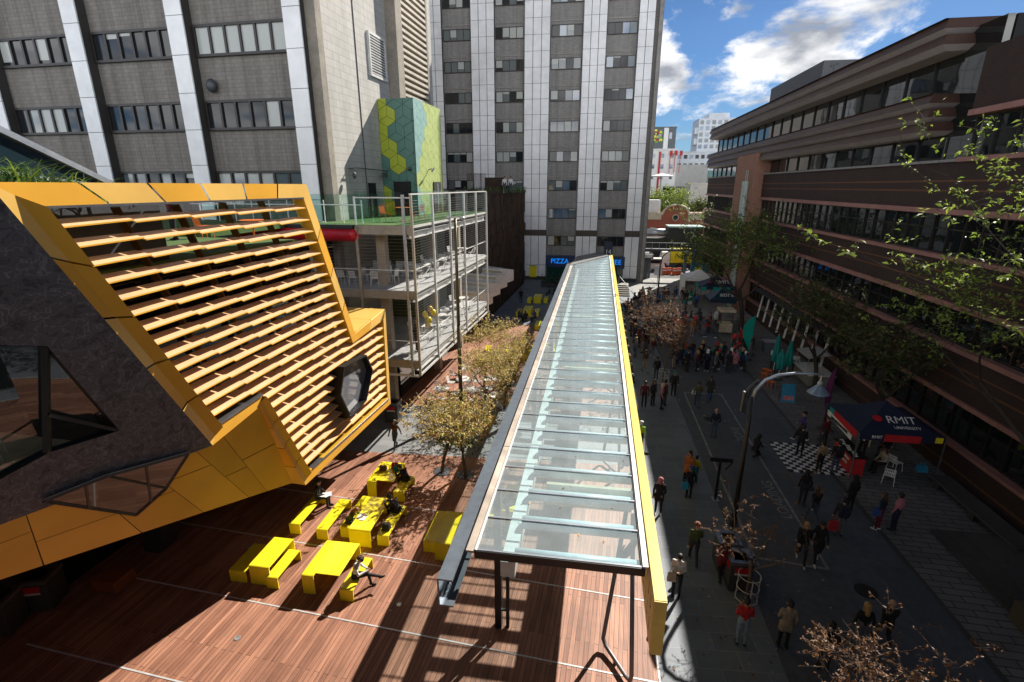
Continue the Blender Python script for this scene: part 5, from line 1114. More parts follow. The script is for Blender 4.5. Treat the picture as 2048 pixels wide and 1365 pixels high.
bag('bright red bag on the yellow table',(-8.3,19.0,.75),cm['red'],(.3,.2,.26)); bag('brown leather bag on the yellow table',(-8.75,18.75,.75),cm['brown'],(.34,.2,.24)); bag('turquoise bag beside the red one on the yellow table',(-8.15,18.75,.75),cm['teal'],(.24,.16,.22))
bag('black bag with a blue bottle on the yellow bench',(-7.2,15.25,.45),cm['black'],(.32,.26,.26)); bag('bright blue bag held by the person in the blue cap',(4.52,19.6,.55),M('bag_blue',(.03,.3,.5),.5)); bag('white shoulder bag of the person in the olive jacket',(6.7,29.6,.85),cm['white'],(.25,.1,.25))
def sheets(label,loc,rz):
    m_=MB(); rr=random.Random(int(loc[0]*9))
    for k in range(4):
        a,b_=rr.uniform(-.16,.16),rr.uniform(-.12,.12); m_.T=Matrix.Translation((a,b_,.004*k))@Matrix.Rotation(rr.uniform(-.6,.6),4,'Z'); m_.box(-.105,.105,-.148,.148,0,.002)
    o=m_.build('paper_sheets',white); o.location=loc; o.rotation_euler=(0,0,rz); tag(o,label,'papers')
sheets('white papers spread on the large yellow table',(-8.2,15.45,.748),.4); sheets('white papers held over the knees on the bench nearest the building',(-10.5,16.8,.66),0)
m_=MB(); m_.lathe([(.035,0),(.042,.11),(.045,.112),(.04,.125)],14); o=m_.build('paper_cup',white); o.location=(-7.75,16.45,.742); tag(o,'white paper cup on the far end of the large yellow table','cup')
bm_=thing('broom','broom with a dark head and long grey stick leaning out from the hi vis worker','broom',(3.35,23.35,0)); m_=MB(); m_.tube([(3.3,23.4,.05),(3.2,23.75,1.35)],.016,6); m_.build('stick',steel,bm_); m_=MB(); m_.box(3.15,3.45,23.32,23.42,0,.1); m_.build('head',black,bm_)
# ================================================================== street furniture
lp=thing('street_lamp','tall dark street lamp with a curved silver arm and cone shade in the laneway','street lamp',(6.2,18.16,0))
b=MB(); b.tube([(6.2,18.16,0),(6.2,18.16,5.6)],[.1,.07],12); b.tube([(6.2,18.16,0),(6.2,18.16,.4)],[.14,.13],12); b.build('pole',M('lamp_pole',(.035,.03,.028),.4,.2),lp,smooth=True)
b=MB(); P=[(6.2,18.16,5.4),(6.28,18.16,5.85),(6.55,18.16,6.25),(6.95,18.16,6.47),(7.5,18.16,6.58),(8.05,18.16,6.6),(8.45,18.16,6.58)]; b.tube(P,[.07,.07,.065,.06,.05,.045,.04],10); b.build('arm',silver,lp,smooth=True)
b=MB(); P=[(6.0,18.16,4.9),(5.95,18.16,5.4),(6.05,18.16,5.9),(6.3,18.16,6.25)]; b.tube(P,[.05,.09,.09,.04],8); b.box(5.86,6.0,18.08,18.24,4.95,5.75); b.beam((5.84,18.1,5.0),(5.88,18.1,5.8),.03,.16); b.build('bracket',darkgrey,lp)
b=MB(); b.tube([(8.4,18.16,6.55),(8.4,18.16,6.25)],.03,8); b.ball((8.4,18.16,6.25),.09); b.build('lamp_holder',silver,lp)
b=MB(); b.lathe([(.06,6.22),(.36,5.9),(.37,5.88),(.34,5.88),(.05,6.18)],18,(8.4,18.16,0)); b.build('lamp_shade',M('shade_glass',(.25,.33,.42),.25,.3),lp,smooth=False)
lp2=thing('courtyard_lamp','very tall bronze lamp mast standing on the courtyard deck beside the trees','street lamp',(-7.08,26.38,0))
b=MB(); b.tube([(-7.08,26.38,0),(-7.08,26.38,5.5)],[.13,.11],12); b.tube([(-7.08,26.38,5.5),(-7.08,26.38,11.4)],[.1,.075],12); b.build('mast',M('bronze_mast',(.12,.1,.06),.35,.5),lp2,smooth=True)
b=MB(); b.beam((-7.5,26.38,11.45),(-6.65,26.38,11.45),.08,.06); b.ball((-7.45,26.38,11.4),(.14,.12,.09)); b.ball((-6.7,26.38,11.4),(.14,.12,.09)); b.build('lamp_head',steel,lp2)
lp3=thing('street_lamp','dark street lamp with a curved arm near the laneway gate','street lamp',(8.1,59,0))
b=MB(); b.tube([(8.1,59,0),(8.1,59,4.6),(8.3,59,5.4),(8.9,59,5.95),(9.8,59,6.2),(11,59,6.25)],[.11,.08,.07,.06,.05,.04],10); b.build('pole',darkgrey,lp3,smooth=True); b=MB(); b.lathe([(.06,6.1),(.4,5.75),(.36,5.74)],16,(10.9,59,0)); b.build('lamp_shade',silver,lp3)
sg=thing('sign_post','black T shaped sign post at the road edge','sign',(5.88,19.81,0))
b=MB(); b.beam((5.88,19.81,0),(5.88,19.81,2.0),.1,.09); b.build('post',black,sg); b=MB(); b.box(5.45,6.35,19.72,19.78,1.9,2.08); b.beam((6.35,19.75,1.9),(6.1,19.75,1.55),.06,.05); b.build('sign_panel',black,sg); b=MB(); b.box(5.74,6.02,19.67,19.95,0,.05); b.build('base_plate',steel,sg)
wl_=M('wall_sign_white',(.6,.6,.6),.5)
def litter(x,y,label,capm,h=1.2,w_=.72,d=.72,rz=0):
    t=thing('litter_bin',label,'bin',local=True); t.location=(x,y,0); t.rotation_euler=(0,0,rz); m_=MB(); m_.box(-w_/2,w_/2,-d/2,d/2,.04,h-.1); m_.build('body',M('bin_grey',(.075,.072,.07),.4,.3),t,bevel=.02)
    m_=MB()
    for (x0,x1,y0,y1) in ((-w_/2-.02,w_/2+.02,-d/2-.02,-d/2+.13),(-w_/2-.02,w_/2+.02,d/2-.13,d/2+.02),(-w_/2-.02,-w_/2+.13,-d/2+.13,d/2-.13),(w_/2-.13,w_/2+.02,-d/2+.13,d/2-.13)): m_.box(x0,x1,y0,y1,h-.12,h)
    m_.build('rim',alu,t); m_=MB(); m_.box(-w_/2+.12,w_/2-.12,-d/2+.12,d/2-.12,h-.11,h-.1); m_.build('opening',dark,t)
    m_=MB(); m_.box(-w_*.3,w_*.3,-d/2-.012,-d/2-.002,h-.42,h-.2); m_.box(-w_*.3,w_*.3,-d/2-.013,-d/2-.003,h-.5,h-.43,1); m_.box(-w_/2-.012,-w_/2-.002,-d*.3,d*.3,h-.42,h-.2); m_.build('label_panel',[capm,wl_],t)
litter(5.3,15.75,'grey litter bin with silver rim behind its twin, beside the maroon coat',M('bin_green',(.05,.1,.04),.5)); litter(5.45,14.85,'nearer grey litter bin with silver rim and red labels by the tree guard',redp)
litter(-10.75,25.0,'grey bin with a red label at the corner of the yellow building',redp,1.25,.8,.7); litter(-17.0,10.6,'bin with a red label in the dark under the yellow building',redp,1.2,.95,.8,.3); litter(-17.3,9.6,'bin with a yellow label in the dark at far left',yellow,1.2,.95,.8,.3)
ob=thing('floor_cushion','small orange cube seat in the dark under the yellow overhang','seat',(-15.4,11.6,0)); b=MB(); b.box(-15.9,-14.95,11.2,12.0,.06,.5); b.build('cushion',M('dull_orange',(.22,.06,.012),.7),ob,bevel=.05); b=MB(); b.box(-15.8,-15.05,11.3,11.9,0,.06); b.build('base',black,ob)
# marquees
def marquee(x0,x1,y0,y1,ze,zp,label,cloth,valances,rz=0):
    t=thing('marquee',label,'marquee',((x0+x1)/2,(y0+y1)/2,0)); cx,cy=(x0+x1)/2,(y0+y1)/2; m_=MB(); n=8; C=[(x0,y0),(x1,y0),(x1,y1),(x0,y1)]
    ap=(cx,cy,zp)
    for i in range(4):
        A,B=C[i],C[(i+1)%4]
        for k in range(n):
            def pt(u,v): 
                ex=A[0]+(B[0]-A[0])*u; ey=A[1]+(B[1]-A[1])*u; sag=-.10*math.sin(PI*v); return (ex+(cx-ex)*v,ey+(cy-ey)*v,ze+(zp-ze)*v+sag)
            v0,v1=k/n,(k+1)/n
            for j in range(4): m_.add([pt(j/4,v0),pt((j+1)/4,v0),pt((j+1)/4,v1),pt(j/4,v1)],[(0,1,2,3)])
    m_.build('roof_cloth',cloth,t,smooth=True)
    for i,(side,segs) in enumerate(valances):
        A,B={'front':((x0,y0),(x1,y0)),'left':((x0,y1),(x0,y0)),'right':((x1,y0),(x1,y1)),'back':((x1,y1),(x0,y1))}[side]; m_=MB(); mats=[]; d=Vector((B[0]-A[0],B[1]-A[1],0)); nn=Vector((d.y,-d.x,0)).normalized()*.012
        for (u0,u1,mat,hz) in segs:
            if mat not in mats: mats.append(mat)
            P=[Vector((A[0],A[1],ze-hz))+d*u0,Vector((A[0],A[1],ze-hz))+d*u1,Vector((A[0],A[1],ze+.01))+d*u1,Vector((A[0],A[1],ze+.01))+d*u0]; m_.slab([p+nn for p in P],-nn*.8,mats.index(mat))
        m_.build('valance',mats,t)
    for (x,y) in C:
        m_=MB(); m_.box(x-.025,x+.025,y-.025,y+.025,0,ze); m_.box(x-.16,x+.16,y-.16,y+.16,0,.06); m_.build('leg',alu,t)
    return t
tealm=M('teal_cloth',(0,.3,.27),.6); redm=M('red_cloth',(.5,.015,.02),.6)
mq=marquee(12.5,16.05,22.6,25.9,2.3,3.3,'large navy marquee with red valance and white lettering on the sett footpath',navy,[('front',[(0,.12,navy,.3),(.12,.3,navy,.32),(.3,.72,redm,.34),(.72,.88,navy,.32),(.88,.97,yellow,.26)]),('left',[(0,.12,navy,.3),(.12,.26,tealm,.3),(.26,.95,redm,.34)]),('right',[(0,1,navy,.3)]),('back',[(0,1,navy,.3)])])
# lettering lies on the front slope
sl_r=Vector((1,0,0)); sl_u=Vector((0,1.65,.9)).normalized(); ln=sl_r.cross(sl_u)
pc=Vector((14.5,22.6,2.3))+sl_u*.82+ln*-.01
text('RMIT',.56,pc+ln*.05,sl_r,sl_u,white,'lettering',mq,ext=.004); text('UNIVERSITY',.21,pc-sl_u*.42+ln*.05+Vector((.12,0,0)),sl_r,sl_u,white,'lettering',mq,ext=.004)
b=MB(); q=pc+Vector((-.98,0,0))+sl_u*.05+ln*.05; b.add([tuple(q+sl_r*.2*math.cos(k*PI/12)+sl_u*.18*math.sin(k*PI/12)) for k in range(24)],[tuple(range(24))]); b.build('red_dot',redm,mq)
text('RMIT',.2,(13.25,22.57,2.16),(1,0,0),(0,0,1),white,'lettering',mq)
b=MB(); b.beam((12.47,23.1,1.8),(12.47,25.6,1.95),.02,.26); b.build('side_banner',white,mq); text('UNDERGRADUATE',.2,(12.44,24.3,1.87),(0,-1,0),(0,0,1),black,'banner_lettering',mq)
ctr=thing('promo_counter','counter with a red printed front at the left edge of the navy marquee','counter',(12.85,23.6,0))
b=MB(); b.box(12.6,13.1,22.75,24.6,0,.92); b.build('front_panel',redm,ctr); b=MB(); b.box(12.52,13.2,22.7,24.65,.92,.98); b.build('top',black,ctr)
text('Scholarships\nWelcome',.24,(12.59,23.7,.55),(0,-1,0),(0,0,1),white,'lettering',ctr); b=MB(); 
for k in range(9): b.box(12.62+.05*(k%3),12.8+.05*(k%3),22.8+k*.2,22.93+k*.2,.982,.99+.01*(k%2))
b.build('leaflets',white,ctr)
mt=MB(); mt.box(0,2.95,0,2.95,0,.012); mo=mt.build('checker_mat',MChecker('checker',(.72,.73,.74),(.01,.01,.012),.227)); mo.location=(9.9,22.68,.006); tag(mo,'black and white checkered floor mat laid on the road by the navy marquee','floor mat')
place(wc,(14.0,22.35,0),2.6,'white wire chair at the front edge of the navy marquee','white chairs by the marquee'); place(wc,(14.9,23.6,0),2.0,'white wire chair under the navy marquee','white chairs by the marquee')
at=marquee(11.9,14.7,50.4,53,2.35,3.35,'dark teal marquee with white lettering among the crowd',M('deep_teal',(.004,.035,.06),.6),[('front',[(0,.45,navy,.25),(.45,.9,M('deep_teal_v',(.004,.03,.05),.6),.3)]),('left',[(0,1,navy,.28)])])
text('atira',.75,Vector((13.55,50.45,2.4))+Vector((0,.42,.42)),(1,0,0),(0,1.3,1.0),white,'lettering',at,ext=.004)
at=marquee(12.3,15.9,56.5,59.5,2.5,3.6,'navy marquee with a teal valance behind the dark teal one',navy,[('front',[(0,.15,tealm,.45),(.15,.35,navy,.3),(.35,.85,tealm,.45),(.85,1,navy,.3)]),('left',[(0,.6,tealm,.4),(.6,1,navy,.3)])])
text('RMIT',.7,Vector((14.6,56.6,2.55))+Vector((0,.5,.42)),(1,0,0),(0,1.5,1.1),white,'lettering',at,ext=.004)
b=MB(); q=Vector((13.3,57.0,2.9)); b.ball(q,(.2,.2,.08)); b.build('red_dot',redm,at)
wt_=marquee(11.4,15.2,60.8,64.5,2.6,3.5,'white marquee with white side walls behind the crowd',white,[('front',[(0,1,white,.25)]),('left',[(0,1,white,.25)])])
b=MB(); b.box(11.4,11.44,60.9,64.4,0,2.6); b.box(11.5,15.1,64.42,64.46,0,2.6); b.build('side_wall',white,wt_)
fa=thing('first_aid_sign','green sign with a white cross on the forecourt','sign',(11.6,58.8,0)); b=MB(); b.box(11.15,12.0,58.75,58.82,.4,1.4); b.build('panel',M('sign_green',(0,.2,.09),.5),fa); b=MB(); b.box(11.5,11.64,58.72,58.745,.62,1.18); b.box(11.29,11.85,58.722,58.743,.83,.97); b.build('cross',white,fa); b=MB(); b.box(11.2,11.95,58.7,58.9,0,.4); b.build('base',steelw,fa)
def feather(x,y,h,w_,label,cloth,rz,lean=0,words=None,base=True):
    t=thing('feather_flag',label,'flag',(x,y,0)); d=Vector((math.cos(rz),math.sin(rz),0)); O=Vector((x,y,0)); m_=MB(); n=14; L_=[];R_=[]
    for k in range(n+1):
        s=k/n; z=.35+(h-.35)*s; wv=w_*(math.sin(PI*min(1,.12+.88*s)**1.25)**.8 if s<1 else 0.02)*(.55+.45*s); off=d*(.06+.04*math.sin(5*s))
        L_.append(O+Vector((0,0,z))-d*0.02); R_.append(O+d*wv+Vector((0,0,z))+Vector((-d.y,d.x,0))*.06*math.sin(6*s))
    m_.add(L_+R_,[(k,k+1,n+1+k+1,n+1+k) for k in range(n)]); m_.build('banner',cloth,t)
    m_=MB(); m_.tube([O,O+Vector((0,0,h*.85)),O+d*w_*.15+Vector((0,0,h))],.016,6); m_.build('pole',black,t); m_=MB(); m_.lathe([(.4,0),(.4,.06),(.1,.12)],16,O); m_.build('base',darkconc,t)
    if words: text(words,.3,O+d*w_*.45+Vector((0,0,h*.68))-Vector((0,.08,0)),(d.x,d.y,.0),(0,0,1),white,'lettering',t)
    return t
feather(13.2,40.6,3.3,-1.05,'teal feather flag standing right of the queue',M('teal_flag',(.0,.33,.25),.6),0)
feather(13.45,27.6,3.7,.42,'tall narrow purple feather flag beside the navy marquee',M('purple_flag',(.12,.012,.08),.6),PI)
for k,(x,y,h) in enumerate(((13.75,36.9,2.8),(14.3,36.0,2.7),(13.5,35.2,2.2))):
    u_=thing('closed_umbrella','closed teal market umbrella, %s from the left by the food cart'%('first' if k==0 else 'third' if k==1 else 'second'),'umbrella',(x,y,0),'closed teal umbrellas'); b=MB(); n=14; vs=[]
    pr_=[(.05,.75),(.2,.85),(.22,1.2),(.17,1.8),(.08,h-.1),(.02,h)]
    for r_,z in pr_: vs+=[(x+r_*(1+.3*(j%2))*math.cos(2*PI*j/n),y+r_*(1+.3*(j%2))*math.sin(2*PI*j/n),z) for j in range(n)]
    b.add(vs,[(i*n+j,i*n+(j+1)%n,(i+1)*n+(j+1)%n,(i+1)*n+j) for i in range(5) for j in range(n)]); b.build('canopy',teal,u_); b=MB(); b.tube([(x,y,0),(x,y,h+.06)],.022,6); b.build('pole',white,u_); b=MB(); b.lathe([(.3,0),(.3,.07),(.06,.1)],14,(x,y,0)); b.build('base',darkconc,u_)
stl=thing('orange_stool','x','stool',local=True); b=MB(); b.box(-.17,.17,-.17,.17,.42,.45); b.build('seat',orange,stl,bevel=.01)
for sx in (-1,1):
    for sy in (-1,1): b=MB(); b.beam((sx*.14,sy*.14,.42),(sx*.19,sy*.19,0),.03,.03); b.build('leg',orange,stl)
for k,(x,y) in enumerate(((12.6,35.3),(12.95,36.2),(13.1,35.9),(12.5,34.2),(13.2,33.0),(12.55,33.6))): place(stl,(x,y,0),k*.7,'orange metal stool near the teal umbrellas, %s from the back'%ORD[[2,0,1,3,5,4][k]],'orange stools by the umbrellas')
ad=thing('advert_board','blue A frame advertising board on the sett footpath','sign',(12.75,31.5,0)); b=MB(); b.hexa([(12.35,31.2,0),(13.2,31.2,0),(13.2,31.24,0),(12.35,31.24,0),(12.4,31.45,1.15),(13.15,31.45,1.15),(13.15,31.49,1.15),(12.4,31.49,1.15)]); b.build('front_board',M('advert_blue',(.03,.25,.42),.5),ad); b=MB(); b.beam((12.45,31.85,0),(12.5,31.5,1.12),.03,.03); b.beam((13.1,31.85,0),(13.05,31.5,1.12),.03,.03); b.build('rear_leg',black,ad)
b=MB(); b.hexa([(12.45,31.22,.15),(13.1,31.22,.15),(13.1,31.23,.15),(12.45,31.23,.15),(12.47,31.28,.42),(13.08,31.28,.42),(13.08,31.29,.42),(12.47,31.29,.42)]); b.build('printed_panel',cm['pink'],ad)
fc=thing('food_cart','white food cart with a fabric covered counter under the brick wall','cart',(15.6,34.8,0)); b=MB(); b.box(14.8,16.3,33.6,36.2,.25,1.0); b.build('body',M('cart_cream',(.2,.19,.16),.6),fc); b=MB(); b.box(14.7,16.4,33.5,36.3,1.0,1.06); b.build('counter',steelw,fc); b=MB(); b.hexa([(14.7,34.0,2.05),(16.1,34.0,2.3),(16.1,36.1,2.3),(14.7,36.1,2.05),(14.7,34.0,2.08),(16.1,34.0,2.33),(16.1,36.1,2.33),(14.7,36.1,2.08)]); b.build('awning',M('awning_grey',(.4,.4,.38),.7),fc)
for y in (34.1,36.0): b=MB(); b.tube([(14.8,y,1.0),(14.8,y,2.12)],.02,6); b.build('awning_post',steel,fc); b=MB(); b.tube([(15.5,y-.05,.3),(15.5,y+.05,.3)],.3,16); b.build('wheel',black,fc)
for k,(x,y,lab) in enumerate(((13.4,42.6,'dark promotional counter with a red top beside the teal flag'),(14.9,41.5,'grey flat topped cabinet right of the teal flag'))):
    ct_=thing('stall_counter',lab,'counter',(x,y,0)); b=MB(); b.box(x-.5,x+.5,y-.4,y+.4,0,.95); b.build('body',black if k==0 else M('cabinet_grey',(.12,.13,.15),.5),ct_); b=MB(); b.box(x-.56,x+.56,y-.46,y+.46,.95,1.0); b.build('top',redm if k==0 else silver,ct_)
pt=thing('pop_up_cart','cream drinks cart with a cream roof below the dark teal marquee','cart',(12.6,46.9,0)); b=MB(); b.box(12.1,13.2,46.4,47.4,.2,1.05); b.build('body',cm['cream'],pt); b=MB(); b.box(11.95,13.35,46.2,47.6,2.1,2.35); b.build('roof',cm['cream'],pt,bevel=.05)
for x in (12.15,13.15): b=MB(); b.box(x-.03,x+.03,46.4,46.46,1.05,2.1); b.build('roof_post',cm['brown'],pt)
# bicycles at the racks
bk=thing('bicycle','x','bicycle',local=True)
for yy in (-.52,.52):
    b=MB(); b.tube([(0,yy+.33*math.cos(k*PI/12),.34+.33*math.sin(k*PI/12)) for k in range(25)],.018,6,cap=False)
    for k in range(6): b.beam((0,yy,.34),(0,yy+.32*math.cos(k*PI/3),.34+.32*math.sin(k*PI/3)),.006,.006)
    b.build('wheel',black,bk)
b=MB(); 
for p,q in (((0,-.52,.34),(0,-.15,.78)),((0,-.15,.78),(0,.38,.8)),((0,-.05,.32),(0,.4,.74)),((0,-.05,.32),(0,-.17,.84)),((0,-.52,.34),(0,-.05,.32)),((0,.52,.34),(0,.38,.9))): b.tube([p,q],.018,6)
b.build('frame',M('bike_frame',(.25,.03,.04),.35,.3),bk); b=MB(); b.beam((0,-.3,.9),(0,-.05,.88),.14,.05); b.build('saddle',black,bk); b=MB(); b.tube([(-.27,.3,.98),(-.1,.42,.95),(.1,.42,.95),(.27,.3,.98)],.014,6); b.build('handlebar',steel,bk)
for k in range(8): place(bk,(5.1+.55*(k%4)+.2*(k//4),42.0+2.6*(k//4)+.25*(k%3),0),1.2+.12*k,'bicycle at the rack by the brown street tree, %s in the %s row'%(ORD[k%4],'near' if k<4 else 'far'),'bicycles parked by the walk')
ld=thing('stone_ledge','long pale stone seating ledge with yellow end pieces under the canopy beam','ledge',(2.9,44,0)); b=MB(); b.hexa([(2.62,27,0),(2.95,27,0),(3.55,58,0),(3.2,58,0),(2.62,27,.44),(2.95,27,.44),(3.55,58,.44),(3.2,58,.44)]); b.build('seat',M('ledge_stone',(.32,.26,.23),.8,dirt=.35,var=.2),ld)
for k in range(4): y=31+k*6.5; x=2.78+.018*(y-28); b=MB(); b.box(x+.0,x+.34,y,y+.3,.05,.40); b.build('yellow_end',yellow,ld)
hr=thing('stair_handrail','white sloping handrail with steps in front of the tower','handrail',(4.6,62,0)); b=MB(); b.tube([(4.0,66,1.9),(5.4,58.5,.95)],.04,6); b.tube([(5.4,58.5,.95),(5.4,58.5,0)],.03,6); b.tube([(4.0,66,1.9),(4.0,66,0)],.03,6); b.build('rail',white,hr)
b=MB()
for k in range(6): b.box(-.5,5.2,62.0+k*.5,66,k*.16,(k+1)*.16-.002*k)
b.build('steps',concrete,hr)
pn=thing('planter_group','dark green leafy planter hedge in front of the pizza shop','plants',(-4,67,0)); b=MB(); b.box(-6.2,-2.2,66.4,67.3,0,.6); b.build('trough',darkconc,pn); rr=random.Random(5); b=MB()
for k in range(900):
    c=Vector((rr.uniform(-6.2,-2.2),rr.uniform(66.3,67.4),.6+abs(rr.gauss(0,.5)))); u=Vector((rr.gauss(0,1),rr.gauss(0,1),rr.gauss(0,1))).normalized(); v=u.cross(Vector((.3,.2,1))).normalized(); b.add([c,c+u*.12+v*.06,c+u*.24,c+u*.12-v*.06],[(0,1,2,3)],rr.randrange(3))
b.build('leaves',glf,pn)
ys=thing('notice_sign','small yellow notice panel on a white pilaster of the tower','sign',(-7.8,71.8,0)); b=MB(); b.box(-8.4,-7.4,71.8,71.95,.4,2.0); b.build('panel',yellow,ys); b=MB(); b.box(-8.45,-7.35,71.84,71.98,2.0,2.06); b.build('frame',black,ys)
# ================================================================== gate and street beyond
gt=thing('gate_portal','grey steel gate portal with overhead walkway at the end of the laneway','gate',(11.5,76,0))
for x in (8.9,13.9,14.9): b=MB(); b.box(x-.15,x+.15,75.8,76.2,0,4.3); b.build('post',M('gate_steel',(.1,.13,.17),.5),gt)
b=MB(); b.box(8,19,75.6,76.6,4.0,4.3); b.build('beam',darkgrey,gt); b=MB(); b.tube([(8,75.6,5.2),(19,75.6,5.2)],.035,6)
for k in range(12): b.tube([(8+k,75.6,4.3),(8+k,75.6,5.2)],.025,6)
b.build('walkway_rail',steel,gt); b=MB(); b.box(7.8,8.6,75.0,78,0,3.0); b.box(7.6,9.2,74.5,78,3.0,3.6); b.build('gatehouse',M('gatehouse',(.1,.1,.11),.6),gt); b=MB(); b.box(7.8,9.0,74.2,74.5,3.2,3.7); b.build('gatehouse_trim',steelw,gt)
nb=thing('notice_board','pale notice board on a post beside the gatehouse','sign',(9.3,70,0)); b=MB(); b.box(8.9,9.9,70,70.06,1.4,2.7); b.build('panel',wl_,nb); b=MB(); b.tube([(9.4,70.08,0),(9.4,70.08,2.7)],.04,6); b.build('post',darkgrey,nb)
mp_=thing('mural_panel','dark hoarding panel with a blue and yellow painted flower beside the gate','hoarding',(15.6,75,0)); b=MB(); b.box(14.6,17.0,74.9,75,0,2.6); b.build('panel',M('mural_blue',(.0,.12,.2),.6),mp_); b=MB(); b.add([(15.6+(.7 if k%2 else .35)*math.cos(k*PI/9),74.87,1.5+(.7 if k%2 else .35)*math.sin(k*PI/9)) for k in range(18)],[tuple(range(18))]); b.build('flower',yellow,mp_)
tk=thing('yellow_truck','yellow truck parked in the street beyond the gate','truck',(14.6,86,0)); b=MB(); b.box(13.2,16.6,85,87.2,1.0,3.2); b.build('cargo_box',yellow,tk,bevel=.05); b=MB(); b.hexa([(11.4,85.1,.6),(13.1,85.1,.6),(13.1,87.1,.6),(11.4,87.1,.6),(11.9,85.1,2.7),(13.1,85.1,2.7),(13.1,87.1,2.7),(11.9,87.1,2.7)]); b.build('cab',white,tk)
for x in (12.2,14.6,16.4): b=MB(); b.tube([(x,84.9,.5),(x,85.2,.5)],.5,16); b.build('wheel',black,tk)
vn=thing('white_van','white van passing in the street beyond the gate','van',(10.5,83,0)); b=MB(); b.hexa([(8.6,82.3,.4),(12.2,82.3,.4),(12.2,84,.4),(8.6,84,.4),(8.8,82.4,2.0),(11.6,82.4,2.0),(11.6,83.9,2.0),(8.8,83.9,2.0)]); b.build('body',white,vn,bevel=.06); b=MB(); b.box(8.9,11.5,82.27,82.33,1.25,1.8); b.build('windows',pane_d,vn)
for x in (9.4,11.4): b=MB(); b.tube([(x,82.2,.35),(x,82.5,.35)],.35,14); b.build('wheel',black,vn)
for k in range(4):
    ba=thing('orange_barrier','orange plastic road barrier beyond the gate, %s from the left'%ORD[k],'barrier',(11.6+k*.75,79.5+.4*(k%2),0),'orange barriers beyond the gate'); x,y=11.6+k*.75,79.5+.4*(k%2); b=MB(); b.hexa([(x-.35,y-.25,0),(x+.35,y-.25,0),(x+.35,y+.25,0),(x-.35,y+.25,0),(x-.32,y-.1,1.0),(x+.32,y-.1,1.0),(x+.32,y+.1,1.0),(x-.32,y+.1,1.0)]); b.build('block',M('barrier_orange',(.75,.12,.02),.5),ba,bevel=.03); b=MB(); b.box(x-.3,x+.3,y-.2,y-.16,.55,.75); b.build('reflector',white,ba)
rbk=thing('red_brick_hall','low red brick building with a curved cream parapet and round window','building',(17,105,0)); rbm=MB_brick('red_brick',(.42,.10,.055),(.36,.085,.05),(.3,.14,.1),.3,.1,'y',ms=.01,dirt=.15); b=MB(); b.box(8,40,105,118,0,7.6); P=[(13.6,7.6)]+[(16.5-2.4*math.cos(k*PI/10),7.9+1.5*math.sin(k*PI/10)) for k in range(11)]+[(19.4,7.6)]; b.slab([(x,105.02,z) for x,z in P],(0,.6,0)); P=[(21.4,7.6)]+[(24-2.2*math.cos(k*PI/10),7.9+1.5*math.sin(k*PI/10)) for k in range(11)]+[(26.6,7.6)]; b.slab([(x,105.02,z) for x,z in P],(0,.6,0)); b.build('wall',rbm,rbk)
b=MB()
for c in (16.5,24): b.tube([(c-2.4*math.cos(k*PI/14),104.95,8.0+1.5*math.sin(k*PI/14)) for k in range(15)],.2,6); b.build('parapet_arch',cream,rbk); b=MB()
for x0,x1 in ((8,14.1),(18.9,21.6),(26.4,40)): b.box(x0,x1,104.85,105.3,7.6,8.0)
b.box(10.6,13.8,104.9,105,6.7,7.6); b.box(18.9,22,104.9,105,6.7,7.6); b.box(8,40,104.88,105,3.6,4.0); b.box(11.8,12.8,104.9,105,4.0,5.2); b.lathe([(.75,0),(.75,.1)],20); 
b.build('cream_trim',cream,rbk)
b=MB(); b.tube([(16.5,104.85,7.1),(16.5,105.02,7.1)],.62,20); b.build('window_rim',cream,rbk); b=MB(); b.tube([(16.5,104.8,7.1),(16.5,104.9,7.1)],.46,20); b.build('round_window',pane_d,rbk); b=MB(); b.box(11.2,13.6,106,110,8.0,10.4); b.build('roof_unit',white,rbk)
du=thing('rooftop_duct','big round silver duct above a dark glazed link behind the gate','duct',(14,92,0)); b=MB(); b.tube([(9.3,92,5.3),(13.6,92,5.3)],.62,18); b.build('duct',silver,du,smooth=True); b=MB(); b.box(13.5,19,91,95,3.0,6.2); b.box(8,19,91.5,95,0,4.3); b.build('link',M('link_dark',(.02,.025,.03),.4),du); b=MB(); b.box(13.3,19.2,90.8,95,6.2,6.45); b.build('roof',M('link_roof',(.3,.45,.45),.5),du)
def block(name,label,x0,x1,y,d,z0,z1,wall,rows,cols,gl,gx=.55,gz=.6,z_base=0):
    t=thing(name,label,'building',((x0+x1)/2,y,0)); b=MB(); b.box(x0,x1,y,y+d,z_base,z1); b.build('wall',wall,t); dx_=(x1-x0)/cols; dz_=(z1-z0)/rows
    for i in range(cols):
        for j in range(rows):
            x=x0+dx_*(i+.5-gx/2); z=z0+dz_*(j+.5-gz/2); g=MB(); g.box(x,x+dx_*gx,y-.06,y+.05,z,z+dz_*gz); g.build('window',random.choice([pane_sky,gl]),t)
    b=MB(); b.box(x0-.15,x1+.15,y-.15,y+d,z1,z1+.35); b.build('parapet',wall,t); return t
wtm=M('tower_white',(.62,.66,.7),.5,var=.05); gcm=M('pale_concrete_wall',(.4,.4,.39),.8)
t=block('glass_tower','white apartment tower with a grid of blue windows standing on the skyline',42,56,230,14,27.5,39,wtm,5,6,pane_m,.6,.65,26); b=MB(); b.box(46,54,232,243,39.3,41.5); b.build('plant_room',wtm,t); b=MB(); b.box(40.8,42,231,236,33.5,36); b.box(40.8,42,231,236,29.5,31.8); b.build('balcony',wtm,t); b=MB(); b.box(45.5,56,231.5,243,10,26); b.build('podium',M('podium_teal',(.05,.14,.17),.3),t)
block('balcony_block','long white apartment block with recessed balconies below the glass tower',26,50,200,12,16,24.6,wtm,3,12,pane_d,.6,.45)
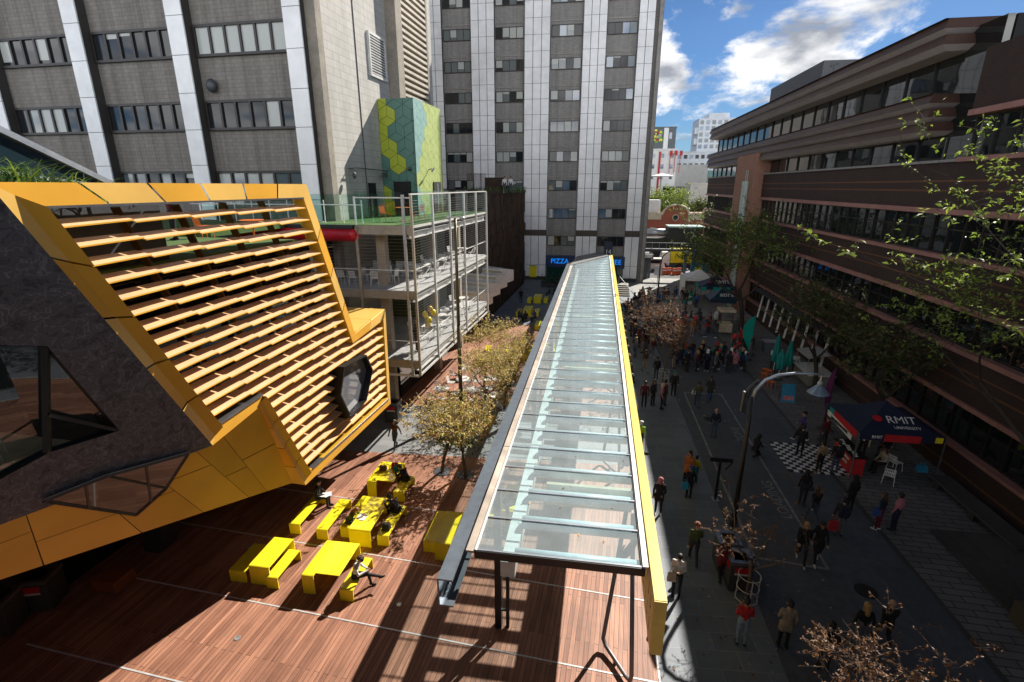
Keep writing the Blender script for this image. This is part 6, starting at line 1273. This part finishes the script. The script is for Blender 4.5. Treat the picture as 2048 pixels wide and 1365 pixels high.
t=block('dark_tower','dark grey tower with a coloured mural at the edge of the big tower',17,27.5,190,10,12,32,M('dark_tower_wall',(.11,.13,.14),.6),4,3,pane_m,.25,.4); b=MB(); rr=random.Random(2); mm_=[yellow,redm,M('mural_green',(.15,.4,.05),.6)]
for k in range(40): x=rr.uniform(17.6,22.4); z=rr.uniform(27,31); b.box(x,x+rr.uniform(.4,1.2),189.85-.004*k,189.93,z,z+rr.uniform(.3,.6),k%3)
b.build('mural',mm_,t); b=MB(); b.box(23.5,25,189.8,190,14,32); b.build('white_strip',white,t)
t=block('red_striped_block','white low block with red vertical stripes and red flags',12.5,22.5,150,10,14,22.4,white,3,4,pane_m,.3,.4); b=MB(); b.box(17.7,18.2,149.8,150,9,22); b.build('red_stripe',redm,t)
for k in range(3): b=MB(); b.box(20.6+k*1.3,20.75+k*1.3,149.6,149.75,16.5,21); b.box(20.5+k*1.3,21.2+k*1.3,149.55,149.7,21,22.2); b.build('red_flag',redm,t)
t=block('concrete_hall','broad pale concrete hall with a plain wall in the distance',20.5,38,165,10,3,6,gcm,1,6,pane_d,.6,.5); b=bpy.data.objects[t.children[0].name]
b=MB(); b.box(20.5,34,164.9,175,6.3,19.2); b.build('upper_wall',gcm,t); b=MB(); b.box(34.05,38,165.2,174,9,17.5); b.build('teal_glazing',M('teal_glass_far',(.03,.16,.16),.15),t)
block('cream_annexe','small cream annexe with a flat roof in front of the concrete hall',25,31,140,8,11.6,13.5,M('cream_annexe',(.6,.57,.5),.7),1,2,pane_d,.2,.3); block('blue_shed','long blue grey shed roof between the trees',19.5,29,150,6,10.4,12.6,M('blue_grey',(.1,.13,.18),.6),1,5,pane_d,.5,.3)
ds=thing('white_canopy','large white disc shaped canopy on a post behind the tree','canopy',(16.3,130,0)); b=MB(); b.lathe([(.3,15.9),(2.9,15.35),(2.9,15.2),(.2,15.3)],24,(16.3,130,0)); b.build('disc',white,ds); b=MB(); b.tube([(16.3,130,0),(16.3,130,15.4)],.2,8); b.build('post',steel,ds)

# ------------------------------------------------------------------ small things on the ground
rr=random.Random(8)
for k,(x,y) in enumerate(((-9.95,10.35),(-5.6,12.3),(-12.2,14.0),(-4.4,20.6))):
    m_=MB(); m_.lathe([(.09,0),(.09,.012),(.06,.016),(.055,.01)],16); o=m_.build('deck_light',steel); o.location=(x,y,.002); tag(o,'small round steel light set in the deck, %s'%('in front of the tables','near the white hoodie bench','in the shade under the building','near the canopy')[k],'deck light','round lights set in the deck')
for k,(x,y,w_) in enumerate(((7.4,28.0,.62),(10.2,21.4,.6),(9.7,15.2,.7))):
    m_=MB(); m_.lathe([(w_/2,0),(w_/2,.008),(w_/2-.03,.012)],20); o=m_.build('manhole_cover',M('cast_iron',(.035,.034,.035),.6,.3,var=.3,scale=20,bump=.6)); o.location=(x,y,.004); tag(o,'dark round manhole cover in the road %s'%('near the walking grey haired man','in front of the checkered mat','beyond the painted corner')[k],'manhole cover','manhole covers in the road')
b=MB()
for (x,y,w_,h_) in ((9.9,26.5,1.4,2.2),(7.2,19.0,1.1,3.4),(10.6,14.0,1.2,2.6),(8.4,33.4,2.4,1.2)): b.box(x,x+w_,y,y+h_,.0,.004)
struct('road_patch',b,M('asphalt_patch',(.085,.096,.12),.85,var=.25,scale=20))
b=MB()
for k in range(900):
    cx,cy=rr.choice([(-6,20),(-5.5,19),(-5.2,28),(-5.5,31),(-8,26),(5.5,14),(5.4,33),(8,30),(7,10),(-4,16)]); x=cx+rr.gauss(0,1.7); y=cy+rr.gauss(0,1.7); a=rr.uniform(0,6.28); s_=rr.uniform(.03,.075); c=Vector((x,y,.012)); u=Vector((math.cos(a),math.sin(a),rr.uniform(-.1,.35)))*s_; v=Vector((-math.sin(a),math.cos(a),rr.uniform(-.1,.1)))*s_*.5
    b.add([c-u,c+v,c+u,c-v],[(0,1,2,3)],rr.randrange(3))
for k in range(110):
    y=rr.uniform(9.6,50); x=rr.uniform(xl(y)+.1,xr(y)-.1); a=rr.uniform(0,6.28); s_=rr.uniform(.02,.06); c=Vector((x,y,5.018)); u=Vector((math.cos(a),math.sin(a),.1))*s_; v=Vector((-math.sin(a),math.cos(a),.05))*s_*.5; b.add([c-u,c+v,c+u,c-v],[(0,1,2,3)],rr.randrange(3))
tag(b.build('fallen_leaves',[brn[1],tan[0],brn[0]]),'scattered small dry leaves fallen under the trees','leaf litter',kind='stuff')
